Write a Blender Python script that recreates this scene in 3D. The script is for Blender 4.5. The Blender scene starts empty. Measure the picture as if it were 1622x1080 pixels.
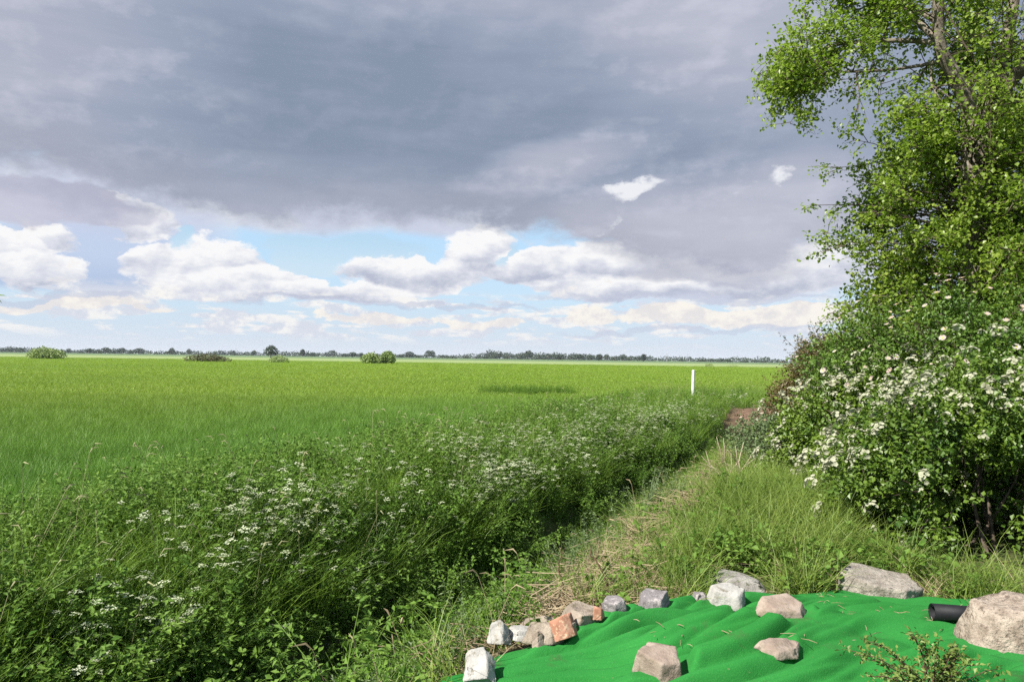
import bpy, math, random
import numpy as np
from mathutils import Matrix, Vector

rng = np.random.default_rng(7)
random.seed(7)
C = bpy.context.scene.collection
R = math.radians
SC = bpy.context.scene

# ---------------------------------------------------------------- camera
FPX, CX, CY, HORZ = 1171.0, 811.0, 540.0, 567.5      # photograph's focal length (px), centre, horizon row
PITCH, ROLL = math.atan((HORZ - CY) / FPX), R(0.79)
CAM_H = 1.7
cam_d = bpy.data.cameras.new('camera')
cam = bpy.data.objects.new('camera', cam_d)
C.objects.link(cam)
cam_d.sensor_width = 36.0
cam_d.lens = 36.0 * FPX / 1622.0
cam_d.clip_start, cam_d.clip_end = 0.05, 12000.0
CM = Matrix.Rotation(math.pi / 2 + PITCH, 4, 'X') @ Matrix.Rotation(ROLL, 4, 'Z')
cam.matrix_world = Matrix.Translation((0, 0, CAM_H)) @ CM
SC.camera = cam

# ---------------------------------------------------------------- light and exposure
EXPO = 1.40
SKY = 0.10
SUN_DIR = Vector((-0.72, -0.50, 0.90)).normalized()   # towards the sun
sun_el = math.asin(SUN_DIR.z)
sun_d = bpy.data.lights.new('sun', 'SUN')
sun_d.energy, sun_d.angle, sun_d.color = 4.1, R(0.6), (1.0, 0.955, 0.87)
sun = bpy.data.objects.new('sun', sun_d)
C.objects.link(sun)
sun.rotation_euler = SUN_DIR.to_track_quat('Z', 'Y').to_euler()
sun.location = (-20, -5, 30)
SC.view_settings.view_transform = 'Standard'
SC.view_settings.look = 'None'
SC.view_settings.exposure = EXPO
SC.view_settings.gamma = 1.0
SC.view_settings.use_curve_mapping = False
SC.render.engine = 'CYCLES'
cy = SC.cycles
cy.max_bounces, cy.diffuse_bounces, cy.glossy_bounces = 8, 4, 2
cy.transmission_bounces, cy.transparent_max_bounces, cy.volume_bounces = 6, 4, 0
cy.caustics_reflective = cy.caustics_refractive = False
cy.sample_clamp_indirect = 6.0
try:
    cy.use_denoising = False
    cy.denoiser = 'OPENIMAGEDENOISE'
    cy.denoising_prefilter = 'ACCURATE'
except Exception:
    pass


def s2l(*c):
    return tuple(((v / 255 + .055) / 1.055) ** 2.4 if v > 10 else v / 255 / 12.92 for v in c)


# ---------------------------------------------------------------- node expressions
class NT:
    def __init__(self, tree):
        self.t, self.n, self.l = tree, tree.nodes, tree.links

    def put(self, sock, v):
        if isinstance(v, bpy.types.NodeSocket):
            self.l.new(v, sock)
        elif v is not None:
            try:
                sock.default_value = v
            except Exception:
                sock.default_value = tuple(v) + (1.0,)

    def m(self, op, *a, clamp=False):
        n = self.n.new('ShaderNodeMath')
        n.operation, n.use_clamp = op, clamp
        for i, v in enumerate(a):
            self.put(n.inputs[i], v)
        return n.outputs[0]

    def add(self, a, b): return self.m('ADD', a, b)
    def sub(self, a, b): return self.m('SUBTRACT', a, b)
    def mul(self, a, b): return self.m('MULTIPLY', a, b)
    def mad(self, a, b, c): return self.m('MULTIPLY_ADD', a, b, c)
    def mx(self, a, b): return self.m('MAXIMUM', a, b)

    def step(self, v, lo, hi):
        n = self.n.new('ShaderNodeMapRange')
        n.interpolation_type = 'SMOOTHSTEP'
        self.put(n.inputs['Value'], v)
        n.inputs['From Min'].default_value, n.inputs['From Max'].default_value = lo, hi
        return n.outputs['Result']

    def mix(self, f, a, b):
        n = self.n.new('ShaderNodeMix')
        n.data_type = 'RGBA'
        self.put(n.inputs[0], f)
        self.put(n.inputs[6], a)
        self.put(n.inputs[7], b)
        return n.outputs[2]

    def noise(self, vec, scale, detail=4, rough=.55, color=False, dist=0.0):
        n = self.n.new('ShaderNodeTexNoise')
        self.put(n.inputs['Vector'], vec)
        n.inputs['Scale'].default_value = scale
        n.inputs['Detail'].default_value = detail
        n.inputs['Roughness'].default_value = rough
        n.inputs['Distortion'].default_value = dist
        return n.outputs['Color' if color else 'Fac']

    def map(self, vec, scale=(1, 1, 1), loc=(0, 0, 0), rot=(0, 0, 0)):
        n = self.n.new('ShaderNodeMapping')
        self.put(n.inputs['Vector'], vec)
        n.inputs['Scale'].default_value, n.inputs['Location'].default_value = scale, loc
        n.inputs['Rotation'].default_value = rot
        return n.outputs[0]

    def sep(self, vec):
        n = self.n.new('ShaderNodeSeparateXYZ')
        self.put(n.inputs[0], vec)
        return n.outputs

    def ramp(self, f, stops):
        n = self.n.new('ShaderNodeValToRGB')
        self.put(n.inputs[0], f)
        e = n.color_ramp.elements
        while len(e) < len(stops):
            e.new(0.5)
        for k, (p, c) in enumerate(stops):
            e[k].position = p
            e[k].color = (tuple(c) + (1,)) if len(c) == 3 else c
        return n.outputs[0]


# ---------------------------------------------------------------- world: Nishita sky with broken cloud
world = bpy.data.worlds.new('World')
SC.world = world
world.use_nodes = True
W = NT(world.node_tree)
W.n.clear()
KX = 2 ** EXPO


def skycol(*rgb):                    # display colour of a cloud -> background colour at this exposure and strength
    return tuple(v / KX / SKY for v in s2l(*rgb))


def azel(px, py):
    # undo the camera's roll about the picture centre, then read off azimuth and elevation
    dx, dy = px - CX, -(py - CY)
    d = (CM @ Vector((dx / FPX, dy / FPX, -1.0, 0.0))).to_3d().normalized()
    return math.atan2(d.x, d.y), math.asin(d.z)


sky = W.n.new('ShaderNodeTexSky')
sky.sky_type = 'NISHITA'
sky.sun_disc = False
sky.sun_elevation = sun_el
sky.sun_rotation = math.atan2(SUN_DIR.x, SUN_DIR.y)
sky.air_density, sky.dust_density, sky.ozone_density = 1.0, 1.6, 1.0
tc = W.n.new('ShaderNodeTexCoord')
D = tc.outputs['Generated']
dx, dy, dz = W.sep(D)[:3]
az = W.m('ARCTAN2', dx, dy)
el = W.m('ARCSINE', dz)
nA = W.noise(W.map(D, (1, 1, 2.2)), 2.6, 6, .52)                     # large soft structure
nBc = W.noise(W.map(D, (1, 1, 1.9)), 9.0, 8, .58, color=True)        # billow detail
nB = W.sep(nBc)[0]
nB2 = W.noise(W.map(D, (1, 1, 1.9), (.011, 0, -.022)), 9.0, 8, .58)  # the same field a step towards the sun
nC = W.noise(W.map(D, (1, 1, 9)), 4.5, 6, .6)                        # flat bands near the horizon
nD = W.noise(W.map(D, (1, 1, 2.6), (3, 1, 0)), 1.1, 3, .5)
azw = W.mad(W.sub(W.sep(nBc)[1], .5), .12, az)
elw = W.mad(W.sub(W.sep(nBc)[2], .5), .065, el)
azs = W.mad(W.sub(nA, .5), .22, az)
els = W.mad(W.sub(nD, .5), .10, el)


def blob(px, py, rx, ry, a=azw, e=elw, rot=0.0, amp=1.0):
    a0, e0 = azel(px, py)
    c, s = math.cos(rot), math.sin(rot)
    u, v = W.sub(a, a0), W.sub(e, e0)
    p = W.mul(W.mad(u, c, W.mul(v, s)), FPX / rx)
    q = W.mul(W.mad(v, c, W.mul(u, -s)), FPX / ry)
    r2 = W.mad(p, p, W.mul(q, q))
    return W.mul(W.m('SUBTRACT', 1.0, r2, clamp=True), amp)


def union(bl):
    o = bl[0]
    for b in bl[1:]:
        o = W.mx(o, b)
    return o


nE = W.noise(W.map(D, (1, 1, 1.5)), 30.0, 8, .68)                    # crisp cauliflower edges
rag = W.mad(W.sub(nB, .5), 1.0, W.mul(W.sub(nE, .5), 1.35))
# clear air: Nishita, whitened low down
hz = W.m('POWER', 2.718, W.mul(W.mx(el, 0.0), -14.0))
air = W.mix(.75, sky.outputs[0], skycol(172, 212, 243))
air = W.mix(W.mul(hz, .9), air, skycol(220, 229, 242))
# thin pale veil under the deck
veil = union([blob(440, 335, 230, 52, azs, els), blob(150, 330, 260, 70, azs, els), blob(700, 345, 160, 40, azs, els), blob(1150, 430, 330, 60, azs, els)])
col = W.mix(W.mul(W.step(veil, 0, .6), .9), air, W.mix(W.step(nB, .38, .62), skycol(206, 209, 226), skycol(228, 230, 240)))
# blue-grey distant shower cloud low on the left
sh = union([blob(90, 462, 260, 24, azs, els), blob(190, 410, 210, 70, azs, els), blob(310, 457, 110, 18, azs, els)])
col = W.mix(W.mul(W.step(sh, 0, .8), .85), col, W.mix(W.step(el, .075, .12), skycol(172, 190, 224), skycol(196, 208, 234)))
# white cumulus
relief = W.mul(W.sub(nB, nB2), 4.0)
CU = [(75, 424, 70, 30), (40, 392, 55, 22), (100, 378, 40, 18, .8), (310, 414, 95, 38), (370, 446, 130, 26), (225, 345, 55, 34, .9), (195, 318, 40, 16, .9), (390, 310, 60, 12, .7),
      (755, 398, 70, 44), (650, 436, 150, 36), (840, 425, 110, 32), (470, 464, 200, 18), (960, 425, 110, 50), (1170, 440, 230, 34), (1290, 425, 110, 34), (1010, 458, 190, 22)]
cu = union([blob(*q[:4], amp=q[4] if len(q) > 4 else 1.0) for q in CU])
cu_up = union([blob(q[0] - 6, q[1] - q[3] * .38, q[2], q[3], amp=q[4] if len(q) > 4 else 1.0) for q in CU])
cu_a = W.step(W.add(cu, W.mul(rag, W.step(cu, 0, .15))), .10, .42)
shade = W.m('ADD', W.mad(relief, .6, .66), W.add(W.mul(W.sub(cu_up, cu), 1.0), W.mul(W.sub(nE, .5), 1.0)), clamp=True)
cu_c = W.ramp(shade, [(0.0, skycol(186, 192, 210)), (.42, skycol(219, 222, 233)), (.85, skycol(250, 250, 251))])
col = W.mix(cu_a, col, cu_c)
# rows of small flat cumulus between there and the horizon
band = W.mul(W.step(el, .012, .03), W.m('SUBTRACT', 1.0, W.step(el, .072, .092)))
nF = W.noise(W.map(D, (1, 1, 5.5), (4, 0, 1)), 13, 7, .6)
bd = W.mul(W.step(nF, .47, .56), band)
col = W.mix(W.mul(bd, .9), col, W.mix(W.step(W.mad(relief, .10, nE), .42, .58), skycol(216, 220, 232), skycol(252, 249, 244)))
lowb = union([blob(935, 497, 62, 17), blob(1085, 500, 110, 18), blob(1235, 504, 120, 22), blob(600, 505, 120, 10, amp=.8), blob(120, 480, 170, 8, amp=.8), blob(760, 512, 90, 9, amp=.8)])
col = W.mix(W.step(W.mad(rag, .9, lowb), .18, .40), col, W.mix(W.step(nE, .40, .60), skycol(232, 228, 228), skycol(252, 247, 238)))
gb = union([blob(1080, 472, 300, 7, azs, elw), blob(640, 482, 260, 5, azs, elw), blob(1100, 524, 240, 5, azs, elw), blob(100, 468, 160, 6, azs, elw)])
col = W.mix(W.mul(W.step(gb, 0, .7), .55), col, skycol(190, 197, 218))
# the great grey deck: its lower edge runs round the sky as a curve of elevation over azimuth
edge_px = [(-400, 270), (0, 276), (120, 300), (250, 322), (400, 345), (560, 345), (700, 356), (880, 374), (960, 406), (1040, 428), (1150, 424), (1300, 402), (1700, 400)]
fc = W.n.new('ShaderNodeFloatCurve')
W.put(fc.inputs['Value'], W.m('ADD', W.mul(azw, .5), .5))
cur = fc.mapping.curves[0]
pts = []
for px, py in edge_px:
    a, e = azel(px, py)
    pts.append((a * .5 + .5, e))
pts = [(0.0, pts[0][1])] + pts + [(1.0, pts[-1][1])]
while len(cur.points) < len(pts):
    cur.points.new(.5, .5)
for p, (u, v) in zip(cur.points, pts):
    p.location = (u, v)
fc.mapping.update()
# a paler lobe hanging under the deck on the left
lobe = union([blob(95, 322, 150, 34), blob(20, 330, 90, 26)])
col = W.mix(W.mul(W.step(W.mad(rag, .6, lobe), .1, .55), .9), col, W.mix(W.step(nB, .35, .65), skycol(178, 180, 200), skycol(200, 201, 218)))
dk = W.sub(W.add(W.mad(W.sub(nA, .5), .07, W.mul(W.sub(nB, .5), .10)), W.mad(W.sub(nE, .5), .035, elw)), fc.outputs[0])
dk_a = W.step(dk, -.020, .020)
aside = W.step(W.m('ABSOLUTE', W.add(az, .35)), 1.25, 2.1)           # unseen sky to the sides and behind: paler broken cloud added for fill
dk_a = W.mul(dk_a, W.m('SUBTRACT', 1.0, W.mul(aside, W.step(W.mad(W.sub(nB, .5), .8, nD), .42, .60))))
tone = W.mad(W.sub(nA, .5), .55, W.mad(W.sub(nB, .5), .26, .30))
core = union([blob(560, 165, 620, 170, azs, els), blob(1000, 190, 280, 130, azs, els), blob(800, 290, 260, 50, azs, els, .05, .7)])
lite = union([blob(20, 60, 330, 210, azs, els, 0, .75), blob(1140, 40, 260, 170, azs, els, 0, .75), blob(1150, 350, 360, 130, azs, els, 0, .95), blob(900, 262, 240, 46, azs, elw, .22, .9),
              blob(300, 265, 220, 25, azs, els, 0, .35), blob(640, -60, 500, 110, azs, els, 0, .4)])
tone = W.mad(aside, .35, W.mad(W.sub(nC, .5), .42, tone))
tone = W.m('ADD', W.mad(core, -.32, tone), W.mul(W.step(lite, 0, 1), .50), clamp=True)
deck_c = W.ramp(tone, [(0.0, skycol(136, 150, 172)), (.3, skycol(155, 166, 187)), (.6, skycol(178, 183, 200)), (1.0, skycol(204, 207, 220))])
warm = W.mul(W.m('SUBTRACT', 1.0, W.step(dk, 0.0, .10)), .42)
rim = W.mul(W.m('SUBTRACT', 1.0, W.step(dk, -.012, .016)), W.step(nB, .46, .60))
deck_c = W.mix(warm, deck_c, W.mix(W.step(nA, .35, .65), skycol(168, 170, 183), skycol(192, 193, 206)))
deck_c = W.mix(W.m('MULTIPLY', W.mul(relief, .6), W.mad(W.step(lite, .1, .6), .75, .25), clamp=True), deck_c, skycol(212, 213, 228))
deck_c = W.mix(W.mul(rim, .8), deck_c, skycol(236, 237, 244))
col = W.mix(dk_a, col, deck_c)
# a dark flat base and sunlit rents in the deck on the right
col = W.mix(W.mul(W.step(blob(1120, 432, 190, 20, azs, elw), 0, .8), .5), col, skycol(160, 164, 186))
gap = union([blob(1008, 299, 58, 17, rot=.10), blob(1228, 271, 34, 13, rot=.45, amp=.75), blob(965, 352, 40, 10, rot=.7, amp=.45), blob(1180, 300, 60, 8, rot=.5, amp=.35)])
col = W.mix(W.mul(W.step(W.mad(W.mul(rag, W.step(gap, 0, .25)), 1.3, gap), .20, .85), .85), col, skycol(247, 248, 252))
bluegap = union([blob(560, 394, 125, 28, azs, elw, .03), blob(480, 420, 70, 26), blob(800, 402, 34, 22), blob(285, 376, 24, 14, amp=.7)])
col = W.mix(W.mul(W.step(W.mad(W.mul(rag, W.step(bluegap, 0, .25)), .55, bluegap), .12, .55), .92), col, W.mix(W.step(el, .10, .17), skycol(208, 230, 245), skycol(184, 218, 242)))
top = union([blob(755, 392, 60, 26), blob(660, 428, 120, 26), blob(860, 420, 80, 22), blob(330, 420, 95, 22), blob(430, 452, 110, 18)])   # cumulus heads standing in front of the gap
col = W.mix(W.step(W.add(top, W.mul(rag, W.step(top, 0, .2))), .20, .36), col, cu_c)
col = W.mix(W.mul(W.m('POWER', 2.718, W.mul(W.mx(el, 0.0), -38.0)), .8), col, skycol(224, 230, 240))
bg = W.n.new('ShaderNodeBackground')
W.put(bg.inputs['Color'], col)
bg.inputs['Strength'].default_value = SKY
wo = W.n.new('ShaderNodeOutputWorld')
W.l.new(bg.outputs[0], wo.inputs[0])
world.cycles.sampling_method = 'MANUAL'
world.cycles.sample_map_resolution = 512


# ---------------------------------------------------------------- terrain shape
def sstep(a, b, v):
    t = np.clip((v - a) / (b - a), 0, 1)
    return t * t * (3 - 2 * t)


_pg = rng.random((64, 64))


def vnoise(x, y, f=1.0, o=0.0):                       # value noise
    x, y = np.asarray(x, float) * f + o, np.asarray(y, float) * f + o * 1.7
    i, j = np.floor(x).astype(int), np.floor(y).astype(int)
    u, v = x - i, y - j
    u, v = u * u * (3 - 2 * u), v * v * (3 - 2 * v)
    g = lambda a, b: _pg[a % 64, b % 64]
    return (g(i, j) * (1 - u) + g(i + 1, j) * u) * (1 - v) + (g(i, j + 1) * (1 - u) + g(i + 1, j + 1) * u) * v


def fbm(x, y, f=1.0, o=0.0, n=3):
    return sum(vnoise(x, y, f * 2 ** k, o + 7.3 * k) * .5 ** k for k in range(n)) / sum(.5 ** k for k in range(n))


def ditch_x(y):
    return -2.0 + 0.455 * (np.asarray(y, float) - 5.0)


def edge_s(y):
    return np.clip(-3.6 - .075 * (np.asarray(y, float) - 7), -5.8, -3.3)


PS = np.array([-8, -5, -3.0, -2.5, -1.9, -1.2, -.7, -.3, .2, .6, 1.2, 1.8, 2.3, 2.7, 3.2, 4, 8, 20])
PZ = np.array([-.4, -.4, -.38, -.40, -.52, -.95, -1.45, -1.62, -1.65, -1.52, -.98, -.44, -.1, .03, .08, .09, .09, .05])


def H(x, y):
    x, y = np.asarray(x, float), np.asarray(y, float)
    s = x - ditch_x(y)
    z = np.interp(s, PS, PZ)
    lev = np.where(s > 0, np.interp(s, [0, 2.5, 6, 40], [-.4, -.25, -.1, -.3]), -.4)
    t = sstep(31.0, 33.0, y)
    z = z * (1 - t) + lev * t
    far = sstep(16, 30, y)
    z = np.where((s > 1.0) & (y <= 33), z - .25 * far * sstep(1, 3, s), z)
    z = z + .16 * np.exp(-((x - 2.4) / 1.0) ** 2 - ((y - 7.6) / 1.5) ** 2)
    z = z + .3 * np.exp(-((x - 13.0) / 2.2) ** 2 - ((y - 36.5) / 1.8) ** 2)
    z = z + (fbm(x, y, .9, 3.1) - .5) * .10 * sstep(-5, -2, s)
    v = y - np.interp(x, [-.47, -.27, .24, .69, 1.6, 2.1, 2.8, 4.2], [3.0, 3.6, 4.12, 4.62, 4.86, 5.02, 4.92, 4.5])
    k = sstep(.75, .30, v) * sstep(-.95, -.45, x) * sstep(6, 4, x)
    z = z * (1 - k) + np.maximum(z, .07) * k
    return z


def P(px, py):                                        # pixel -> unit ray
    return (CM @ Vector(((px - CX) / FPX, -(py - CY) / FPX, -1.0, 0.0))).to_3d()


def at_depth(px, py, d):                              # the point on that ray d metres ahead
    r = P(px, py)
    k = d / r.y
    return Vector((r.x * k, r.y * k, CAM_H + r.z * k))


def at_ground(px, py, up=0.0):                        # first meeting with the terrain raised by up
    r = P(px, py)
    t, dt = 1.5, .02
    while t < 400:
        x, y, z = r.x * t, r.y * t, CAM_H + r.z * t
        if z <= float(H(x, y)) + up:
            break
        t += dt
        dt *= 1.004
    return Vector((r.x * t, r.y * t, float(H(r.x * t, r.y * t))))


# ---------------------------------------------------------------- mesh helpers
def mesh(name, v, t, mats, attrs=None, smooth=False, mi=None):
    v, t = np.ascontiguousarray(v, np.float32), np.ascontiguousarray(t, np.int32)
    me = bpy.data.meshes.new(name)
    me.vertices.add(len(v))
    me.vertices.foreach_set('co', v.ravel())
    k = t.shape[1]
    me.loops.add(t.size)
    me.loops.foreach_set('vertex_index', t.ravel())
    me.polygons.add(len(t))
    me.polygons.foreach_set('loop_start', np.arange(0, t.size, k, dtype=np.int32))
    me.polygons.foreach_set('loop_total', np.full(len(t), k, np.int32))
    for m_ in (mats if isinstance(mats, (list, tuple)) else [mats]):
        me.materials.append(m_)
    if mi is not None:
        me.polygons.foreach_set('material_index', np.ascontiguousarray(mi, np.int32))
    me.polygons.foreach_set('use_smooth', np.full(len(t), smooth))
    for an, av in (attrs or {}).items():
        a = me.attributes.new(an, 'FLOAT', 'POINT')
        a.data.foreach_set('value', np.ascontiguousarray(av, np.float32))
    me.update()
    me.validate()
    return me


def obj(name, me, parent=None, loc=None, rot=None, scale=None, label=None, cat=None, group=None, kind=None, link=True):
    o = bpy.data.objects.new(name, me)
    if link:
        C.objects.link(o)
    if parent is not None:
        o.parent = parent
    if loc is not None:
        o.location = loc
    if rot is not None:
        o.rotation_euler = rot
    if scale is not None:
        o.scale = scale if hasattr(scale, '__len__') else (scale,) * 3
    for k, v in (('label', label), ('category', cat), ('group', group), ('kind', kind)):
        if v:
            o[k] = v
    return o


class Buf:
    def __init__(self):
        self.v, self.t, self.m, self.r, self.n = [], [], [], [], 0

    def add(self, v, t, mi=0, rnd=None):
        v, t = np.asarray(v, float).reshape(-1, 3), np.asarray(t, int).reshape(-1, 3)
        self.v.append(v)
        self.t.append(t + self.n)
        self.m.append(np.full(len(t), mi))
        self.r.append(np.full(len(v), rng.random() if rnd is None else rnd))
        self.n += len(v)

    def tube(self, pts, rad, sides=5, mi=0, rnd=None, cap=True):
        pts = np.asarray(pts, float)
        n = len(pts)
        rad = np.broadcast_to(np.asarray(rad, float), (n,))
        tan = np.gradient(pts, axis=0)
        tan /= np.linalg.norm(tan, axis=1)[:, None] + 1e-9
        up = np.array([0, 0, 1.0]) if abs(tan[0][2]) < .9 else np.array([1.0, 0, 0])
        a = np.cross(tan, up)
        a /= np.linalg.norm(a, axis=1)[:, None] + 1e-9
        b = np.cross(tan, a)
        th = np.linspace(0, 2 * math.pi, sides, endpoint=False)
        ring = pts[:, None] + rad[:, None, None] * (a[:, None] * np.cos(th)[None, :, None] + b[:, None] * np.sin(th)[None, :, None])
        v = ring.reshape(-1, 3)
        t = []
        for i in range(n - 1):
            for j in range(sides):
                p, q = i * sides + j, i * sides + (j + 1) % sides
                t += [(p, q, q + sides), (p, q + sides, p + sides)]
        if cap:
            for base in (0, (n - 1) * sides):
                t += [(base, base + j, base + j + 1) for j in range(1, sides - 1)]
        self.add(v, t, mi, rnd)

    def mesh(self, name, mats, smooth=False):
        return mesh(name, np.concatenate(self.v), np.concatenate(self.t), mats, {'rnd': np.concatenate(self.r)}, smooth, np.concatenate(self.m))


def unit(v):
    return v / (np.linalg.norm(v, axis=-1, keepdims=True) + 1e-9)


def leaf_arrays(pos, out, size, rnd, aspect=.8, fold=.25, face=None, jit=.55):
    """many folded leaves: pos base points, out the way each points, face the way its blade tends to look"""
    n = len(pos)
    d = unit(out + rng.normal(0, jit, (n, 3)))
    f = (np.array([[0, 0, 1.0]]) if face is None else face) + rng.normal(0, jit, (n, 3))
    side = unit(np.cross(d, f))
    nor = unit(np.cross(side, d))
    size = np.broadcast_to(size, (n,))[:, None] * rng.uniform(.7, 1.2, (n, 1))
    w = size * aspect * .5
    tip = pos + d * size - nor * size * .15
    mid = pos + d * size * .45
    L, Rr = mid + side * w + nor * w * fold, mid - side * w + nor * w * fold
    v = np.stack([pos, Rr, tip, L], 1).reshape(-1, 3)
    b = np.arange(n)[:, None] * 4
    t = np.concatenate([b + [[0, 1, 2]], b + [[0, 2, 3]]], 0)
    return v, t, np.repeat(rnd, 4)


# ---------------------------------------------------------------- materials
def mat(name):
    m_ = bpy.data.materials.new(name)
    m_.use_nodes = True
    m_.node_tree.nodes.clear()
    return m_, NT(m_.node_tree)


def finish(T, shader):
    o = T.n.new('ShaderNodeOutputMaterial')
    T.l.new(shader, o.inputs[0])


def principled(T, color, rough=.7, spec=.3, bump=None, strength=.3, dist=.01, sheen=0.0):
    p = T.n.new('ShaderNodeBsdfPrincipled')
    T.put(p.inputs['Base Color'], color)
    T.put(p.inputs['Roughness'], rough)
    p.inputs['Specular IOR Level'].default_value = spec
    if sheen:
        p.inputs['Sheen Weight'].default_value = sheen
    if bump is not None:
        b = T.n.new('ShaderNodeBump')
        b.inputs['Strength'].default_value, b.inputs['Distance'].default_value = strength, dist
        T.put(b.inputs['Height'], bump)
        T.l.new(b.outputs[0], p.inputs['Normal'])
    return p.outputs[0]


def geo_pos(T):
    return T.n.new('ShaderNodeNewGeometry').outputs['Position']


def leaf_mat(name, dark, light, trans=.35, rough=.5, scale=1.4, attr=True, spec=.35, tcol=None, extra=None):
    m_, T = mat(name)
    pos = geo_pos(T)
    n = T.noise(pos, scale, 3)
    r = T.n.new('ShaderNodeObjectInfo').outputs['Random']
    f = T.mad(T.sub(n, .5), 1.1, T.mul(r, .45))
    if attr:
        a = T.n.new('ShaderNodeAttribute')
        a.attribute_name = 'rnd'
        f = T.mad(a.outputs['Fac'], .75, f)
    c = T.mix(T.m('ADD', f, .0, clamp=True), dark, light)
    if extra:
        c = extra(T, pos, c)
    p = principled(T, c, rough, spec)
    tr = T.n.new('ShaderNodeBsdfTranslucent')
    T.put(tr.inputs[0], c if tcol is None else T.mix(.5, c, tcol))
    mx = T.n.new('ShaderNodeMixShader')
    mx.inputs[0].default_value = trans
    T.l.new(p, mx.inputs[1])
    T.l.new(tr.outputs[0], mx.inputs[2])
    finish(T, mx.outputs[0])
    return m_


def plain_mat(name, a, b, scale=8.0, rough=.8, spec=.2, bs=.4, bd=.01, bscale=None, sheen=0.0, c3=None):
    m_, T = mat(name)
    tcn = T.n.new('ShaderNodeTexCoord').outputs['Object']
    n = T.noise(tcn, scale, 6, .62)
    c = T.mix(T.step(n, .32, .68), a, b)
    if c3 is not None:
        c = T.mix(T.step(T.noise(T.map(tcn, loc=(5, 2, 9)), scale * 2.3, 5, .7), .54, .66), c, c3)
    finish(T, principled(T, c, rough, spec, T.noise(tcn, bscale or scale * 4, 6, .65), bs, bd, sheen))
    return m_


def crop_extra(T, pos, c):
    # colour turns yellower and lighter beyond a slanting, noise-broken line
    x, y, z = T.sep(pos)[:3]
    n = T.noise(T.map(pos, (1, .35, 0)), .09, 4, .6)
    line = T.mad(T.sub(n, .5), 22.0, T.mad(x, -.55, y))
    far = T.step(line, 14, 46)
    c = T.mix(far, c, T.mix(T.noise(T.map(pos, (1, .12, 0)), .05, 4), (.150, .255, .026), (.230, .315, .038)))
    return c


G1, G2 = (.030, .088, .010), (.085, .195, .022)
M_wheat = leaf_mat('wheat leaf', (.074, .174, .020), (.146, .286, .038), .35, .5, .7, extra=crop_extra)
M_grass = leaf_mat('grass blade', (.075, .160, .016), (.190, .300, .036), .38, .5, .8)
M_grass2 = leaf_mat('bank grass blade', (.095, .165, .022), (.215, .285, .055), .38, .5, 1.2)
M_dry = leaf_mat('dry grass blade', (.20, .145, .08), (.38, .30, .19), .2, .7, 2.0)
M_seed = leaf_mat('grass seed head', (.17, .17, .075), (.30, .29, .15), .25, .7, 2.0)
M_weed = leaf_mat('weed leaf', (.048, .120, .013), (.150, .260, .034), .40, .62, 1.1, spec=.18)
M_weed2 = leaf_mat('low herb leaf', (.060, .140, .016), (.160, .260, .045), .38, .6, 1.5, spec=.2)
M_grey = leaf_mat('grey green leaf', (.070, .115, .042), (.150, .205, .080), .3, .55, 1.5)
M_parsley = leaf_mat('cow parsley stem', (.055, .125, .02), (.12, .20, .04), .3, .5, 2.0)
M_umbel = leaf_mat('cow parsley flower', (.40, .44, .27), (.54, .57, .40), .25, .6, 3.0, tcol=(.8, .82, .6))
M_poplar = leaf_mat('poplar leaf', (.130, .215, .024), (.270, .350, .050), .52, .42, 1.3, spec=.5, tcol=(.20, .36, .02))
M_haw = leaf_mat('hawthorn leaf', (.040, .098, .012), (.170, .250, .030), .34, .42, 1.6, spec=.4)
M_rose = leaf_mat('rose leaf', (.048, .110, .016), (.135, .220, .032), .34, .45, 1.6)
M_elder = leaf_mat('dark shrub leaf', (.085, .070, .025), (.190, .140, .055), .3, .5, 1.2)
M_blossom = leaf_mat('hawthorn blossom', (.26, .27, .17), (.36, .36, .26), .25, .6, 3.0, tcol=(.8, .8, .6))
M_petal = leaf_mat('rose petal', (.38, .27, .25), (.40, .37, .34), .3, .6, 3.0, tcol=(.85, .7, .66))
M_stamen = plain_mat('yellow stamen', (.60, .42, .05), (.70, .52, .10))
M_bark = plain_mat('poplar bark', (.115, .095, .075), (.235, .205, .165), 5.0, .9, .1, .9, .03, 14)
M_twig = plain_mat('twig bark', (.055, .042, .032), (.115, .09, .068), 9.0, .85, .1)
M_farleaf = leaf_mat('distant leaf', (.020, .038, .018), (.045, .065, .028), .15, .6, .02)
M_farbush = leaf_mat('field bush leaf', (.130, .195, .050), (.260, .330, .110), .3, .55, .25)
M_farbrown = leaf_mat('brownish thorn leaf', (.045, .060, .022), (.115, .105, .050), .25, .55, .25)

# ---------------------------------------------------------------- ground sheet
def axis(lo, hi, step, grow, far):
    a = list(np.arange(lo, hi + 1e-6, step))
    d = step
    while a[-1] < far[1]:
        d *= grow
        a.append(a[-1] + d)
    d, b = step, []
    p = a[0]
    while p > far[0]:
        d *= grow
        p -= d
        b.append(p)
    return np.array(b[::-1] + a)


gx, gy = axis(-12, 16, .17, 1.2, (-4500, 4500)), axis(1.5, 40, .17, 1.2, (-400, 5000))
GX, GY = np.meshgrid(gx, gy)
GZ = H(GX, GY)
nx, ny = len(gx), len(gy)
ii = (np.arange(ny - 1)[:, None] * nx + np.arange(nx - 1)[None]).ravel()
quads = np.stack([ii, ii + 1, ii + nx + 1, ii + nx], 1)
S = GX - ditch_x(GY)
a_field = sstep(.3, -.3, S - edge_s(GY) + (fbm(GX, GY, .5, 9) - .5) * .8)
a_soil = np.exp(-((S - .7) / 1.6) ** 2 - ((GY - 32.2) / 1.3) ** 2) * 1.9
a_straw = 1.2 * np.exp(-((S - 2.6) / .30) ** 2) * sstep(15, 10, GY) * sstep(.34, .60, fbm(GX, GY, 1.6, 81))
M_ground, T = mat('earth and thatch')
pos = geo_pos(T)


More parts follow.
